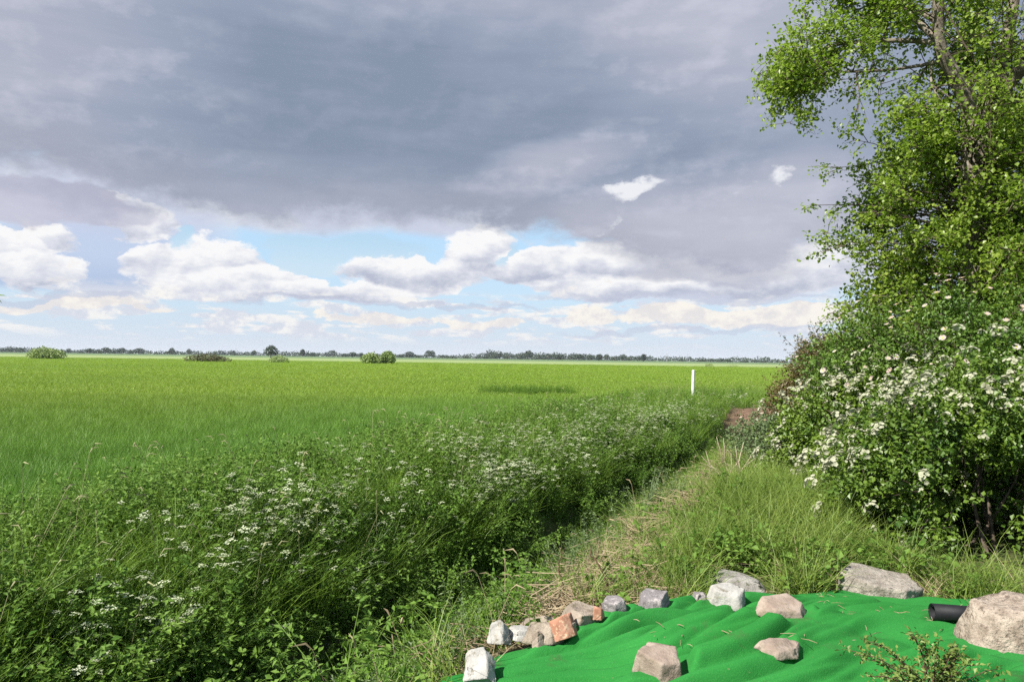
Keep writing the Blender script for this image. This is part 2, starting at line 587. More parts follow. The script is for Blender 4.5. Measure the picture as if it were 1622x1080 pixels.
def attr(T, n):
    a = T.n.new('ShaderNodeAttribute')
    a.attribute_name = n
    return a.outputs['Fac']


n1, n2 = T.noise(pos, 1.3, 6, .6), T.noise(pos, 14, 6, .65)
c = T.mix(T.step(n1, .35, .65), (.030, .042, .014), (.060, .085, .022))
c = T.mix(T.mul(T.step(n2, .45, .65), .5), c, (.13, .10, .055))
c = T.mix(T.m('MULTIPLY', attr(T, 'straw'), T.mad(n2, .8, .45), clamp=True), c, (.27, .20, .125))
c = T.mix(T.m('MINIMUM', attr(T, 'soil'), 1.0), c, T.mix(n2, (.095, .058, .038), (.19, .125, .09)))
x, y, z = T.sep(pos)[:3]
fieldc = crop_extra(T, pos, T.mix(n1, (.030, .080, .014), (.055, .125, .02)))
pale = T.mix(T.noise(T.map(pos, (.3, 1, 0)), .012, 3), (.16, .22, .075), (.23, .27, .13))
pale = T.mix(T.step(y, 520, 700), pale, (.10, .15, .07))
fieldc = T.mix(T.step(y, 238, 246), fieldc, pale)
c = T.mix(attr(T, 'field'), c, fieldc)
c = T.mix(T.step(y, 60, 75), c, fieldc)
finish(T, principled(T, c, .95, .1, n2, .6, .05))
ground_me = mesh('ground', np.stack([GX, GY, GZ], -1).reshape(-1, 3), quads, M_ground,
                 {'field': a_field.ravel(), 'soil': a_soil.ravel(), 'straw': a_straw.ravel()}, True)
obj('ground', ground_me, kind='structure', label='flat farmland cut by a grassy ditch that runs away beside the near bank', cat='ground')

# tarpaulin outline (also keeps plants off it)
TX = [-.47, -.27, .24, .69, 1.6, 2.1, 2.8, 4.2]
TY = [3.0, 3.6, 4.12, 4.62, 4.86, 5.02, 4.92, 4.5]


def on_tarp(x, y): return (x > -.5) & (x < 4.2) & (y < np.interp(x, TX, TY) + .02)


def tarp_z(x, y):
    back = np.interp(x, TX, TY)
    v = back - y
    base = .10 + .035 * sstep(.15, .0, v)
    w1 = fbm(x, y, 1.1, 51) - .5
    # long wrinkles running up from lower left to upper right, tighter on the left
    al, q = x + .42 * y, y - .40 * x - .05 * x * x + .30 * w1 + .05 * (fbm(x, y, 2.6, 66) - .5)
    mod = lambda o, fa, fq: vnoise(al * fa, q * fq, 1.0, o)
    rnd_ = lambda ph, p: 1 - (1 - np.minimum(np.abs(np.sin(ph)) * 1.15, 1)) ** p
    f1 = rnd_(q * 7.4 + .9 * np.sin(x * 1.7) + 2.2 * (mod(71, .9, 1.2) - .5), 1.7)
    f2 = rnd_(q * 17 + 3.4 * (mod(57, .9, 1.6) - .5) + .8, 1.8)
    f3 = rnd_((q - .30 * x) * 12 + 4.5 * (mod(59, .7, 1.2) - .5), 1.8)
    f4 = rnd_((q + .15 * x) * 36 + 3.5 * (mod(55, .9, 1.5) - .5), 1.8)
    loose = np.clip(1.25 - .30 * x, .30, 1) * sstep(-.02, .22, v)
    z = base + 1.3 * loose * (.056 * f1 * (.35 + mod(60, .9, 2.4)) + .048 * f2 * sstep(.25, .65, mod(63, .8, 3.0)) + .040 * f3 * sstep(.35, .7, mod(64, .7, 2.4)) +   .020 * f4 * sstep(.3, .6, mod(68, .9, 3)))
    z += .026 * rnd_((y * .9 + .12 * x + .3 * w1) * 8 + .6, 1.8) * sstep(1.0, 2.2, x) * sstep(0, .2, v)
    # raised front part, a dip behind its lip, then the back strip
    lip = 4.02 - .16 * np.maximum(x - 2.0, 0) ** 1.6 - .02 * x + .05 * w1
    z += .17 * sstep(lip + .16, lip - .08, y) * sstep(.3, 1.5, x)
    z -= .065 * np.exp(-((y - lip - .26) / .14) ** 2) * sstep(.6, 1.6, x)
    z += (fbm(x, y, 7, 70) - .5) * .005
    return H(x, y) * .3 + z


# name, px, py of foot, width depth height (m), yaw, tilt x, tilt y, material, label, options
STONES = [
    ('stone', 757, 1080, .175, .09, .17, 10, -52, 8, 'S_white', 'pale rounded slab leaning at the bottom left corner of the green sheet', 11, {}),
    ('stone', 789, 1030, .135, .13, .125, 38, -12, 14, 'S_white', 'small white angular block at the upper left edge of the green sheet', 12, {}),
    ('stone', 826, 1026, .16, .13, .055, -20, -6, 5, 'S_white', 'flat white stone between the white angular block and the orange brick', 13, {}),
    ('stone', 776, 1018, .22, .16, .085, 16, 0, -8, 'S_grey', 'low grey stone half in the grass behind the white angular block', 14, {}),
    ('stone', 856, 990, .36, .24, .12, 6, -30, 4, 'S_brown', 'large brown slab leaning at the left end of the rubble line', 15, {}),
    ('stone', 864, 1012, .24, .17, .12, -12, -15, -5, 'S_brown', 'rough brown block in front of the large leaning slab', 16, {}),
    ('stone', 852, 1024, .065, .05, .085, 20, -10, 0, 'S_pink', 'tiny pinkish stone beside the orange brick', 17, {}),
    ('brick', 895, 1020, .14, .065, .115, 24, -24, -10, 'S_brick', 'broken orange brick propped on the edge of the green sheet', 18, {'rough': .02, 'taper': .1}),
    ('stone', 924, 982, .25, .24, .09, -30, 6, 8, 'S_brown', 'earthy brown stone under dry stalks between brick and dark stone', 19, {}),
    ('stone', 972, 966, .175, .16, .085, 12, 8, -6, 'S_dark', 'squat dark stone at the foot of the bent rusty stalk', 20, {}),
    ('stone', 1034, 957, .23, .17, .10, 14, 8, -8, 'S_dark', 'purple grey block behind the green sheet right of the squat dark stone', 21, {}),
    ('stone', 1167, 926, .50, .30, .09, -4, 6, 2, 'S_grey', 'long flat grey slab lying behind the white block', 22, {}),
    ('stone', 1152, 962, .28, .22, .115, -6, 8, 3, 'S_white', 'bright white block in front of the long grey slab', 23, {'rough': .035}),
    ('stone', 1239, 960, .32, .24, .09, 6, 10, -3, 'S_pink', 'flat pinkish stone at the back edge of the green sheet', 24, {'rough': .03}),
    ('stone', 1391, 944, .60, .40, .125, -8, 7, 5, 'S_lich', 'big lichened slab with a dark shaded front below the blossom', 25, {'taper': .08}),
    ('stone', 1604, 1024, .60, .44, .27, -10, 8, 4, 'S_congl', 'big crumbly pebbly lump at the right end of the green sheet', 26, {'rough': .075, 'cuts': 6}),
    ('stone', 1043, 1082, .26, .28, .125, 30, 14, -6, 'S_pink', 'pale pinkish wedge stone weighing down the front of the green sheet', 27, {'rough': .035}),
    ('stone', 1238, 1046, .235, .17, .05, 12, 8, 4, 'S_pink', 'flat tan stone lying alone in the middle of the green sheet', 28, {'rough': .05}),
    ('stone', 948, 974, .09, .07, .07, 50, 0, 0, 'S_brick', 'small reddish fragment beside the squat dark stone', 29, {}),
    ('stone', 1108, 948, .12, .10, .06, 30, 0, 0, 'S_dark', 'small dark stone left of the bright white block', 30, {}),
    ('stone', 905, 1004, .07, .06, .05, 70, 5, 0, 'S_brown', 'small brown lump above the orange brick', 31, {}),
]
def at_sheet(px, py):                                 # first meeting with ground or sheet
    r = P(px, py)
    for t in np.arange(2.2, 7, .015):
        x, y, z = r.x * t, r.y * t, CAM_H + r.z * t
        h = float(H(x, y))
        if bool(on_tarp(np.float64(x), np.float64(y))):
            h = max(h, float(tarp_z(x, y)))
        else:
            h += .05
        if z <= h:
            break
    return Vector((x, y, h))


SPOT = []
for q in STONES:
    g = at_sheet(q[1], q[2])
    k = g.y / at_ground(q[1], q[2], .09).y
    y = g.y + q[4] * k * .5 * .8
    x = g.x * y / g.y
    ed = float(np.interp(x, TX, TY))
    if -.6 < x < 4 and y < ed + .35:
        z = max(float(H(x, y)), sum(float(tarp_z(x + a * q[3] * .3, min(y + b_ * q[4] * .3, ed))) for a in (-1, 0, 1) for b_ in (-1, 0, 1)) / 9)
    else:
        z = float(H(x, y))
    SPOT.append((x, y, max(q[3], q[4]) * .5 * k, z, k))


def by_stone(x, y):
    k = np.zeros(np.shape(x), bool)
    for a, b_, r_, _, _ in SPOT:
        k |= ((x - a) / (r_ + .06)) ** 2 + ((y - b_ + .09) / (r_ + .10)) ** 2 < 1
    return k


# ---------------------------------------------------------------- tufts to scatter
def blades(n, rad, h, w, lean=.35, bend=.5, segs=3, mi=0, hv=.35, buf=None):
    b = buf or Buf()
    for _ in range(n):
        a, r = rng.uniform(0, 6.283), rad * math.sqrt(rng.random())
        base = np.array([r * math.cos(a), r * math.sin(a), -.04])
        d = rng.uniform(0, 6.283)
        dv = np.array([math.cos(d), math.sin(d), 0])
        hh = h * rng.uniform(1 - hv, 1 + hv * .4)
        ln, bd = rng.uniform(.1, 1) * lean * hh, rng.uniform(.2, 1) * bend * hh
        sd = np.array([-dv[1], dv[0], 0])
        aw = rng.uniform(0, 3.14)
        sd = sd * math.cos(aw) + dv * math.sin(aw)
        v = []
        for k in range(segs + 1):
            t = k / segs
            p = base + dv * (ln * t + bd * t ** 2.5) + np.array([0, 0, hh * (t - .28 * bd / hh * t ** 3)])
            ww = w * (1 - t ** 1.6) * .5 + .0004
            v += [p - sd * ww, p + sd * ww]
        t_ = []
        for k in range(segs):
            q = 2 * k
            t_ += [(q, q + 1, q + 3), (q, q + 3, q + 2)]
        b.add(v, t_, mi)
    return b


def add_leaves(b, pos, out, size, aspect, mi=0, fold=.2, jit=.4, face=None):
    v, t, r = leaf_arrays(np.asarray(pos, float), np.asarray(out, float), size, rng.random(len(pos)), aspect, fold, face, jit)
    b.add(v, t, mi)
    b.r[-1] = r


def leafy_stem(h, pairs, leaf, aspect, b=None, spread=.12, mi=0, mstem=0, x0=0.0, y0=0.0, lean=.15):
    b = b or Buf()
    a, l = rng.uniform(0, 6.283), rng.uniform(.2, 1) * lean * h
    top = np.array([x0 + l * math.cos(a), y0 + l * math.sin(a), h])
    pts = np.array([np.array([x0, y0, -.04]) * (1 - t) + top * t for t in (0, .5, 1)])
    b.tube(pts, [.004, .003, .0015], 3, mstem, cap=False)
    P_, O_ = [], []
    for k in range(pairs):
        t = .25 + .75 * (k + .5) / pairs
        c0 = pts[0] * (1 - t) + top * t
        a0 = rng.uniform(0, 6.283)
        for q in range(2 if k < pairs - 1 else 4):
            aa = a0 + q * 3.14159 / (1 if k < pairs - 1 else 2) + rng.normal(0, .3)
            o = np.array([math.cos(aa), math.sin(aa), rng.uniform(-.3, .5)])
            P_.append(c0 + o * leaf * .15)
            O_.append(o)
    add_leaves(b, P_, O_, leaf, aspect, mi)
    return b


def feathery(h, nst, b=None, rad=.18, mi=0):          # cut, ferny foliage: many small leaflets along arching stalks
    b = b or Buf()
    P_, O_ = [], []
    for _ in range(nst):
        a = rng.uniform(0, 6.283)
        r = rad * rng.uniform(.4, 1.3)
        hh = h * rng.uniform(.5, 1.1)
        p1 = np.array([r * math.cos(a), r * math.sin(a), hh])
        b.tube([[0, 0, -.04], p1 * [.35, .35, .6], p1], [.003, .002, .001], 3, mi, cap=False)
        side = np.array([-math.sin(a), math.cos(a), 0])
        for k in range(6):
            t = .4 + .6 * k / 5
            c0 = p1 * [t ** 1.6, t ** 1.6, t]
            for s_ in (-1, 1):
                for q in range(3):
                    P_.append(c0 + side * s_ * .03 * q * (1.3 - t) + rng.normal(0, .008, 3))
                    O_.append(side * s_ + np.array([math.cos(a), math.sin(a), .2]) * .7)
    add_leaves(b, P_, O_, .036, .55, mi, jit=.5)
    return b


def proto(name, b, mats):
    return bpy.data.objects.new(name, b.mesh(name, mats))


def proto_set(name, items):
    col_ = bpy.data.collections.new(name)
    for o in items:
        col_.objects.link(o)
    return col_


wheat_set = proto_set('wheat tufts', [proto(f'wheat_tuft_{k}', blades(64, .19, .50, .0068, .18, .42, hv=.14), M_wheat) for k in range(4)])
wheat_far = proto_set('wheat far tufts', [proto(f'wheat_far_{k}', blades(60, .5, .50, .024, .35, .8, 3, hv=.14), M_wheat) for k in range(3)])


def seedy(b, n, h):
    for _ in range(n):
        a, r = rng.uniform(0, 6.283), rng.uniform(.02, .14)
        p1 = np.array([r * 1.8 * math.cos(a), r * 1.8 * math.sin(a), h * rng.uniform(.8, 1.1)])
        b.tube([[r * .3, 0, 0], p1 * [.4, .4, .6], p1], [.0022, .0018, .0012], 3, 1, cap=False)
        tipd = unit(np.array([math.cos(a), math.sin(a), -.1]))
        b.tube([p1, p1 + tipd * .03 + [0, 0, .035], p1 + tipd * .09 + [0, 0, .03]], [.002, .006, .001], 3, 1, cap=False)
    return b


verge_set = proto_set('verge tufts', [proto(f'verge_tuft_{k}', seedy(blades(40, .13, .62, .008, .3, .75, 4), 1 if k < 1 else 0, .75), [M_grass, M_seed]) for k in range(4)])
side_set = proto_set('ditch side tufts', [proto(f'side_tuft_{k}', seedy(blades(44, .13, .42, .0065, .45, .9, 4), 1 if k < 1 else 0, .6), [M_grass2 if k % 2 else M_grass, M_dry]) for k in range(4)])
bank_set = proto_set('bank tufts', [proto(f'bank_tuft_{k}', seedy(blades(38, .12, .30 if k % 2 else .42, .006, .45, .8, 4), 0, .42), [M_grass2, M_dry]) for k in range(4)])
dry_set = proto_set('dry tufts', [proto(f'dry_tuft_{k}', blades(22, .10, .22, .005, .8, 1.0, 4), M_dry) for k in range(3)])


def weedclump(k):
    b = Buf()
    for _ in range(8):
        leafy_stem(rng.uniform(.3, .7), 9, .064 if k % 2 else .045, .40 if k % 2 else .58, b, x0=rng.normal(0, .09), y0=rng.normal(0, .09))
    return b


weed_set = proto_set('weed clumps', [proto(f'weed_{k}', weedclump(k), M_weed) for k in range(4)])
fern_set = proto_set('ferny clumps', [proto(f'ferny_{k}', feathery(.55, 12, rad=.26), M_weed2) for k in range(3)])


def herb(k):
    b = Buf()
    for _ in range(9):
        leafy_stem(rng.uniform(.08, .22), 4, .04, .75, b, x0=rng.normal(0, .08), y0=rng.normal(0, .08), lean=.5)
    return b


herb_set = proto_set('herb clumps', [proto(f'herb_{k}', herb(k), M_weed2) for k in range(3)])


def greyherb(k):
    b = Buf()
    for _ in range(8):
        leafy_stem(rng.uniform(.3, .6), 12, .035, .35, b, x0=rng.normal(0, .08), y0=rng.normal(0, .08), lean=.3)
    return b


grey_set = proto_set('grey clumps', [proto(f'greyherb_{k}', greyherb(k), M_grey) for k in range(3)])


def strawbit(k):
    b = Buf()
    for _ in range(34):
        a = rng.normal(.9, .7)
        c0 = rng.normal(0, .10, 3) * [1, 1, .12] + [0, 0, .03]
        d = np.array([math.cos(a), math.sin(a), rng.normal(0, .12)]) * rng.uniform(.03, .11)
        b.tube([c0 - d, c0 + rng.normal(0, .012, 3), c0 + d], [.0018, .0024, .001], 3, 0, cap=False)
    return b


straw_set = proto_set('straw bits', [proto(f'straw_{k}', strawbit(k), M_dry) for k in range(3)])


def litterbit(k):
    b = Buf()
    for _ in range(4):
        a = rng.uniform(0, 6.28)
        c0 = rng.normal(0, .05, 3) * [1, 1, .02]
        d = np.array([math.cos(a), math.sin(a), rng.normal(0, .05)]) * rng.uniform(.01, .04)
        b.tube([c0 - d, c0 + [0, 0, .003], c0 + d], [.001, .0016, .0008], 3, 0, cap=False)
    return b


litter_set = proto_set('litter bits', [proto(f'litter_{k}', litterbit(k), M_dry) for k in range(4)])


def scatter(name, pts, scl, coll, label, cat, tilt=.12, rot=None):
    n = len(pts)
    me = bpy.data.meshes.new(name)
    me.vertices.add(n)
    me.vertices.foreach_set('co', np.ascontiguousarray(pts, np.float32).ravel())
    r3 = np.stack([rng.normal(0, tilt, n), rng.normal(0, tilt, n), rng.uniform(0, 6.283, n) if rot is None else rot], 1)
    s3 = np.asarray(scl, float)
    s3 = np.repeat(s3[:, None], 3, 1) if s3.ndim == 1 else s3
    for an, tp, dat, key in (('rot', 'FLOAT_VECTOR', r3, 'vector'), ('scl', 'FLOAT_VECTOR', s3, 'vector'), ('vid', 'INT', rng.integers(0, 99, n), 'value')):
        a = me.attributes.new(an, tp, 'POINT')
        a.data.foreach_set(key, np.ascontiguousarray(dat, np.int32 if tp == 'INT' else np.float32).ravel())
    o = obj(name, me, label=label, cat=cat, kind='stuff')
    g = bpy.data.node_groups.new(name, 'GeometryNodeTree')
    g.interface.new_socket('Geometry', in_out='INPUT', socket_type='NodeSocketGeometry')
    g.interface.new_socket('Geometry', in_out='OUTPUT', socket_type='NodeSocketGeometry')
    N, L = g.nodes, g.links
    gi, go = N.new('NodeGroupInput'), N.new('NodeGroupOutput')
    ci = N.new('GeometryNodeCollectionInfo')
    ci.inputs['Collection'].default_value = coll
    ci.inputs['Separate Children'].default_value = True
    ci.inputs['Reset Children'].default_value = True
    iop = N.new('GeometryNodeInstanceOnPoints')
    iop.inputs['Pick Instance'].default_value = True
    L.new(gi.outputs[0], iop.inputs['Points'])
    L.new(ci.outputs[0], iop.inputs['Instance'])
    for an, tp, sock in (('vid', 'INT', 'Instance Index'), ('rot', 'FLOAT_VECTOR', 'Rotation'), ('scl', 'FLOAT_VECTOR', 'Scale')):
        na = N.new('GeometryNodeInputNamedAttribute')
        na.data_type = tp
        na.inputs['Name'].default_value = an
        L.new([q for q in na.outputs if q.enabled and q.name == 'Attribute'][0], iop.inputs[sock])
    L.new(iop.outputs[0], go.inputs[0])
    md = o.modifiers.new('scatter', 'NODES')
    md.node_group = g
    return o


def spread(x0, x1, y0, y1, dens, mask):
    n = rng.poisson((x1 - x0) * (y1 - y0) * dens)
    x, y = rng.uniform(x0, x1, n), rng.uniform(y0, y1, n)
    k = (np.abs(x) < y * .80 + 1.6) & ~by_stone(x, y) & (rng.random(n) < np.asarray(mask(x, y), float))
    x, y = x[k], y[k]
    return np.stack([x, y, H(x, y)], 1)


def band(x, y): return x - ditch_x(y)


HEDGE = [(3.75, 6.3, .95, 1.15), (4.9, 6.2, 1.3, 1.5), (4.4, 9.4, .9, 1.5), (5.5, 8.6, 1.1, 1.2), (6.5, 15.2, 1.0, 1.4), (5.6, 12.3, .8, 1.2)]


def in_hedge(x, y):
    k = np.zeros(np.shape(x), bool)
    for a, b, c_, d_ in HEDGE:
        k |= ((x - a) / c_) ** 2 + ((y - b) / d_) ** 2 < .8
    return k


# --- wheat, thinning with distance
def wheat_mask(lo, hi):
    def f(x, y):
        s = band(x, y)
        e = edge_s(y) + (fbm(x, y, .5, 9) - .5) * .9
        tram = (np.abs(np.abs(s - edge_s(y) + 3.0) - .85) < .17)
        return (s < e) & ~tram & (y >= lo) & (y < hi)
    return f


pw = np.concatenate([spread(-16, 3, 5, 15, 30, wheat_mask(5, 15)), spread(-34, 9, 15, 32, 15, wheat_mask(15, 32))])
sw = band(pw[:, 0], pw[:, 1])
pw[:, 0] += np.round(sw / .30) * .30 + rng.normal(0, .045, len(sw)) - sw
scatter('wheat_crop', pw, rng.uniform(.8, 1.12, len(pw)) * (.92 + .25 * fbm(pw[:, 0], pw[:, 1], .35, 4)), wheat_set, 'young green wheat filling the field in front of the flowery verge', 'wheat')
parts = []
for lo, hi, de in ((32, 60, 3.2), (60, 110, 1.1), (110, 243, .30)):
    p = spread(-hi * .8, hi * .55, lo, hi, de, lambda x, y, lo=lo, hi=hi: (band(x, y) < edge_s(y)) | (y > 46))
    parts.append(np.concatenate([p, np.full((len(p), 1), {32: .9, 60: 1.5, 110: 2.8}[lo])], 1))
pf = np.concatenate(parts)
zs = rng.uniform(.8, 1.05, len(pf))
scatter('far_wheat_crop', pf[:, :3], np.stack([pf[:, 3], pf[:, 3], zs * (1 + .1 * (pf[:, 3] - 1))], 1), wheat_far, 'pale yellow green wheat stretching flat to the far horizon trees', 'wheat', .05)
# weed clumps scattered in an oval, darker than the crop around
pd_ = np.concatenate([spread(-3, 5, 37, 43, 16, lambda x, y: ((x - 1.0) / 2.7) ** 2 + ((y - 40) / 1.7 - .15 * (x - 1)) ** 2 < 1)])
scatter('dark_green_patch', pd_, rng.uniform(.75, 1.05, len(pd_)), weed_set, 'dark green patch standing out in the pale wheat', 'weeds')

# --- flowery verge on the far side of the ditch
def verge(lo, hi, k=1.0, f=.7, o=2.0):
    def g(x, y):
        s = band(x, y)
        return ((s > edge_s(y) - .5) & (s < lo) & (y < hi)) * np.clip(k * (.35 + 1.3 * (fbm(x, y, f, o) - .25)), 0, 1)
    return g


pv = np.concatenate([spread(-9, 2, 2.5, 12, 60, verge(-1.0, 12)), spread(-5, 9, 12, 24, 32, verge(-1.0, 24)), spread(0, 16, 24, 44, 11, verge(-.9, 44))])
scatter('verge_grass', pv, rng.uniform(.7, 1.4, len(pv)), verge_set, 'tall green grass on the far bank of the ditch', 'grass', .16)
pv = np.concatenate([spread(-9, 2, 2.5, 12, 9, verge(-.95, 12, 1, .8, 6)), spread(-5, 9, 12, 24, 9, verge(-.95, 24, 1, .8, 6)), spread(0, 16, 24, 40, 7, verge(-.9, 40, 1, .8, 6))])
scatter('verge_weeds', pv, rng.uniform(.6, 1.25, len(pv)), weed_set, 'dark leafy nettles and docks crowding the ditch bank', 'weeds', .15)
pv = np.concatenate([spread(-9, 2, 2.5, 12, 20, verge(-.6, 12, 1, .6, 11)), spread(-5, 9, 12, 24, 12, verge(-.6, 24, 1, .6, 11))])
scatter('ferny_undergrowth', pv, rng.uniform(.8, 1.7, len(pv)), fern_set, 'feathery cow parsley leaves low in the ditch bank', 'undergrowth', .2)

# --- near side of the ditch
def near(s0, s1, y1, k=1.0, f=.8, o=15.0, y0=0):
    def g(x, y):
        s = band(x, y)
        return ((s > s0) & (s < s1) & (y < y1) & (y > y0) & ~on_tarp(x, y) & ~in_hedge(x, y)) * np.clip(k * (.3 + 1.4 * (fbm(x, y, f, o) - .25)), 0, 1)
    return g


pn = np.concatenate([spread(-6, 4, 2.4, 14, 26, near(-1.3, 1.2, 14, 1.6, 1.1, 65)), spread(0, 12, 14, 31, 14, near(-1.3, 1.3, 31, 1.6, 1.1, 65))])
scatter('ditch_bottom_weeds', pn, rng.uniform(.35, .75, len(pn)), fern_set, 'low shaded weeds along the bottom of the ditch', 'weeds', .3)
rank = near(-.7, 2.15, 5.7, 1.5, 1.1, 61)
pn = spread(-5, 2, 2.4, 7.2, 26, rank)
scatter('rank_grass', pn, rng.uniform(.55, .95, len(pn)), verge_set, 'rank tall grass filling the near end of the ditch by the pale stones', 'grass', .2)
pn = spread(-5, 2, 2.4, 7.2, 16, rank)
scatter('rank_weeds', pn, rng.uniform(.6, 1.0, len(pn)), weed_set, 'rank leafy weeds at the near end of the ditch by the pale stones', 'weeds', .2)
pn = spread(-5, 2, 2.4, 7.2, 18, rank)
scatter('rank_ferny_leaves', pn, rng.uniform(.8, 1.3, len(pn)), fern_set, 'feathery leaves at the near end of the ditch by the pale stones', 'undergrowth', .25)
pn = np.concatenate([spread(-4, 8, 2.5, 14, 60, near(1.0, 2.35, 14)), spread(0, 13, 14, 31, 30, near(1.1, 4, 31))])
scatter('ditch_side_grass', pn, rng.uniform(.5, .95, len(pn)) * np.interp(band(pn[:, 0], pn[:, 1]), [.9, 1.3, 2.1, 2.4], [1.1, 1.3, 1.25, .8]), side_set, 'long grass down the near side of the ditch', 'grass', .22)
pn = np.concatenate([spread(-4, 3, 2.5, 8, 26, near(.3, 2.2, 6.2, 1.2, .9, 21)), spread(-.2, 2.0, 6.2, 9, 22, near(1.5, 2.3, 9, 1.2, .9, 23))])
scatter('grey_green_weeds', pn, rng.uniform(.7, 1.2, len(pn)), grey_set, 'grey green small leaved weeds beside the pale stones', 'weeds', .2)
pn = np.concatenate([spread(-2, 6, 3.5, 14, 40, near(2.2, 3.1, 14, 1.0, 1.7, 91)), spread(-4, 8, 2.5, 14, 60, near(3.0, 7, 14, 1.1)), spread(1, 6, 5, 9.5, 60, lambda x, y: (((x - 2.5) / 1.1) ** 2 + ((y - 7.2) / 1.7) ** 2 < 1) & (band(x, y) > 3.0) & ~on_tarp(x, y) & ~in_hedge(x, y)), spread(3, 12, 14, 28, 14, near(2.6, 7, 28))])
scatter('bank_grass', pn, rng.uniform(.7, 1.15, len(pn)), bank_set, 'fine yellow green grass on the hump between straw and blossom', 'grass', .25)
pn = np.concatenate([spread(-2, 6, 3, 12, 36, near(2.95, 5.5, 12, .9, 1.1, 31)), spread(-2, 6, 3, 12, 30, near(2.2, 2.95, 12, .9, 1.3, 33))])
scatter('bank_herbs', pn, rng.uniform(.8, 1.4, len(pn)), herb_set, 'bright green low herbs among the stones and grass', 'weeds', .2)
pn = np.concatenate([spread(-2, 6, 3, 14, 60, near(2.3, 3.05, 14, 1.1, .9, 41)), spread(-.4, 3.5, 4.1, 5.7, 16, near(2.2, 6, 6, 1.2, 1.3, 44))])
pn = np.concatenate([pn, spread(.8, 5, 5, 11, 9, near(2.9, 6, 11, 1, 1.2, 97))])
scatter('dead_grass', pn, rng.uniform(.7, 1.4, len(pn)), dry_set, 'tan dead grass along the crest of the near bank', 'grass', .3)
pn = np.concatenate([spread(-1, 5.5, 4, 14, 150, near(2.25, 3.0, 14, 1.0, 1.7, 47)), spread(-.4, 2.4, 4.1, 7.2, 110, near(2.1, 3.0, 7.2, 1.3, 1.5, 49))])
scatter('cut_straw', pn + [0, 0, .02], rng.uniform(.8, 1.7, len(pn)), straw_set, 'heap of dry cut stalks lying along the bank top', 'straw', .15, rng.normal(0, .4, len(pn)))
lit = np.stack([rng.uniform(-.3, 3.2, 90), rng.uniform(2.9, 4.9, 90), np.zeros(90)], 1)
lit = lit[on_tarp(lit[:, 0], lit[:, 1] + .05) & ~by_stone(lit[:, 0], lit[:, 1])]
lit[:, 2] = tarp_z(lit[:, 0], lit[:, 1]) + .004
scatter('straw_litter', lit, rng.uniform(.7, 1.6, len(lit)), litter_set, 'scraps of dry grass blown onto the green sheet', 'litter', .1)
# rough hump of grass beyond the earth crossing
pn = spread(8, 18, 33.2, 42, 16, lambda x, y: (band(x, y) > -3) & (band(x, y) < 7))
scatter('rough_grass', pn, rng.uniform(.6, 1.0, len(pn)), verge_set, 'rough grass hump beyond the bare earth ditch crossing', 'grass', .2)

# ---------------------------------------------------------------- cow parsley: countable white umbels
def umbel(b, c, r, mi=0):
    P_, F_ = [], []
    for k in range(9):
        a, q = k * 2.4, r * math.sqrt((k + .3) / 9)
        cc = c + np.array([q * math.cos(a), q * math.sin(a), -.35 * q * q / r + rng.normal(0, .003)])
        for j in range(5):
            t = j * 1.257 + rng.random()
            P_.append(cc + rng.normal(0, .001, 3))
            F_.append([math.cos(t), math.sin(t), .15])
    v, t, rr = leaf_arrays(np.array(P_), np.array(F_), r * .33, rng.random(len(P_)), .85, .1, None, .25)
    b.add(v, t, mi)
    b.r[-1] = rr


def parsley_meshes(k):
    st, lf, hd = Buf(), Buf(), []
    h = .92
    top = np.array([rng.normal(0, .06), rng.normal(0, .06), h * .72])
    st.tube([[0, 0, -.05], top * .5 + [0, 0, .02], top], [.006, .0045, .0035], 4, cap=False)
    for j in range(5):
        a = j * 1.257 + rng.normal(0, .3)
        t = rng.uniform(.55, 1)
        b0 = top * t
        e = b0 + np.array([math.cos(a) * rng.uniform(.05, .17), math.sin(a) * rng.uniform(.05, .17), rng.uniform(.14, .28)])
        st.tube([b0, (b0 + e) / 2 + [0, 0, -.01], e], [.003, .0025, .002], 3, cap=False)
        r = rng.uniform(.7, 1.15)
        for q in range(6):
            st.tube([e, e + np.array([math.cos(q) * r * .02, math.sin(q) * r * .02, .028])], [.001, .001], 3, cap=False)
        hd.append((Vector(e + [0, 0, .03]), r, rng.uniform(0, 6)))
    feathery(.5, 5, lf, .22)
    return st.mesh('cow_parsley', M_parsley), hd, lf.mesh('leaves', M_weed2)


def umbel_mesh():
    fl = Buf()
    umbel(fl, np.zeros(3), .036)
    return fl.mesh('flower_head', M_umbel)


UM = [umbel_mesh() for _ in range(4)]
PM = [parsley_meshes(k) for k in range(7)]
LB = ['white cow parsley in the crowded patch at the wheat edge, lower left', 'white cow parsley low among dark weeds in the lower left corner', 'white cow parsley in the middle of the far ditch bank',
      'small far cow parsley on the verge short of the white post', 'cow parsley around the foot of the white post', 'cow parsley with big flat heads by the near ditch side weeds', 'lone cow parsley at the left under the wheat edge']
clus = [(330, 800, 100, 26, 14, 0), (480, 772, 66, 36, 32, 0), (530, 815, 60, 34, 14, 0), (270, 880, 70, 40, 6, 1), (385, 865, 80, 44, 6, 1), (245, 955, 70, 44, 5, 1), (588, 940, 36, 12, 5, 5),
        (480, 965, 24, 12, 3, 5), (800, 735, 46, 36, 36, 2), (890, 690, 60, 26, 34, 2), (760, 760, 36, 34, 28, 2), (700, 690, 22, 8, 10, 6), (960, 665, 60, 20, 34, 3), (1060, 652, 42, 16, 28, 3), (1130, 640, 32, 10, 16, 4),
        (620, 720, 60, 18, 8, 6), (650, 895, 70, 30, 5, 1), (870, 830, 60, 20, 4, 2), (1150, 620, 30, 6, 6, 4), (1180, 612, 14, 4, 4, 4), (130, 905, 50, 40, 4, 1), (430, 1010, 90, 40, 4, 5)]
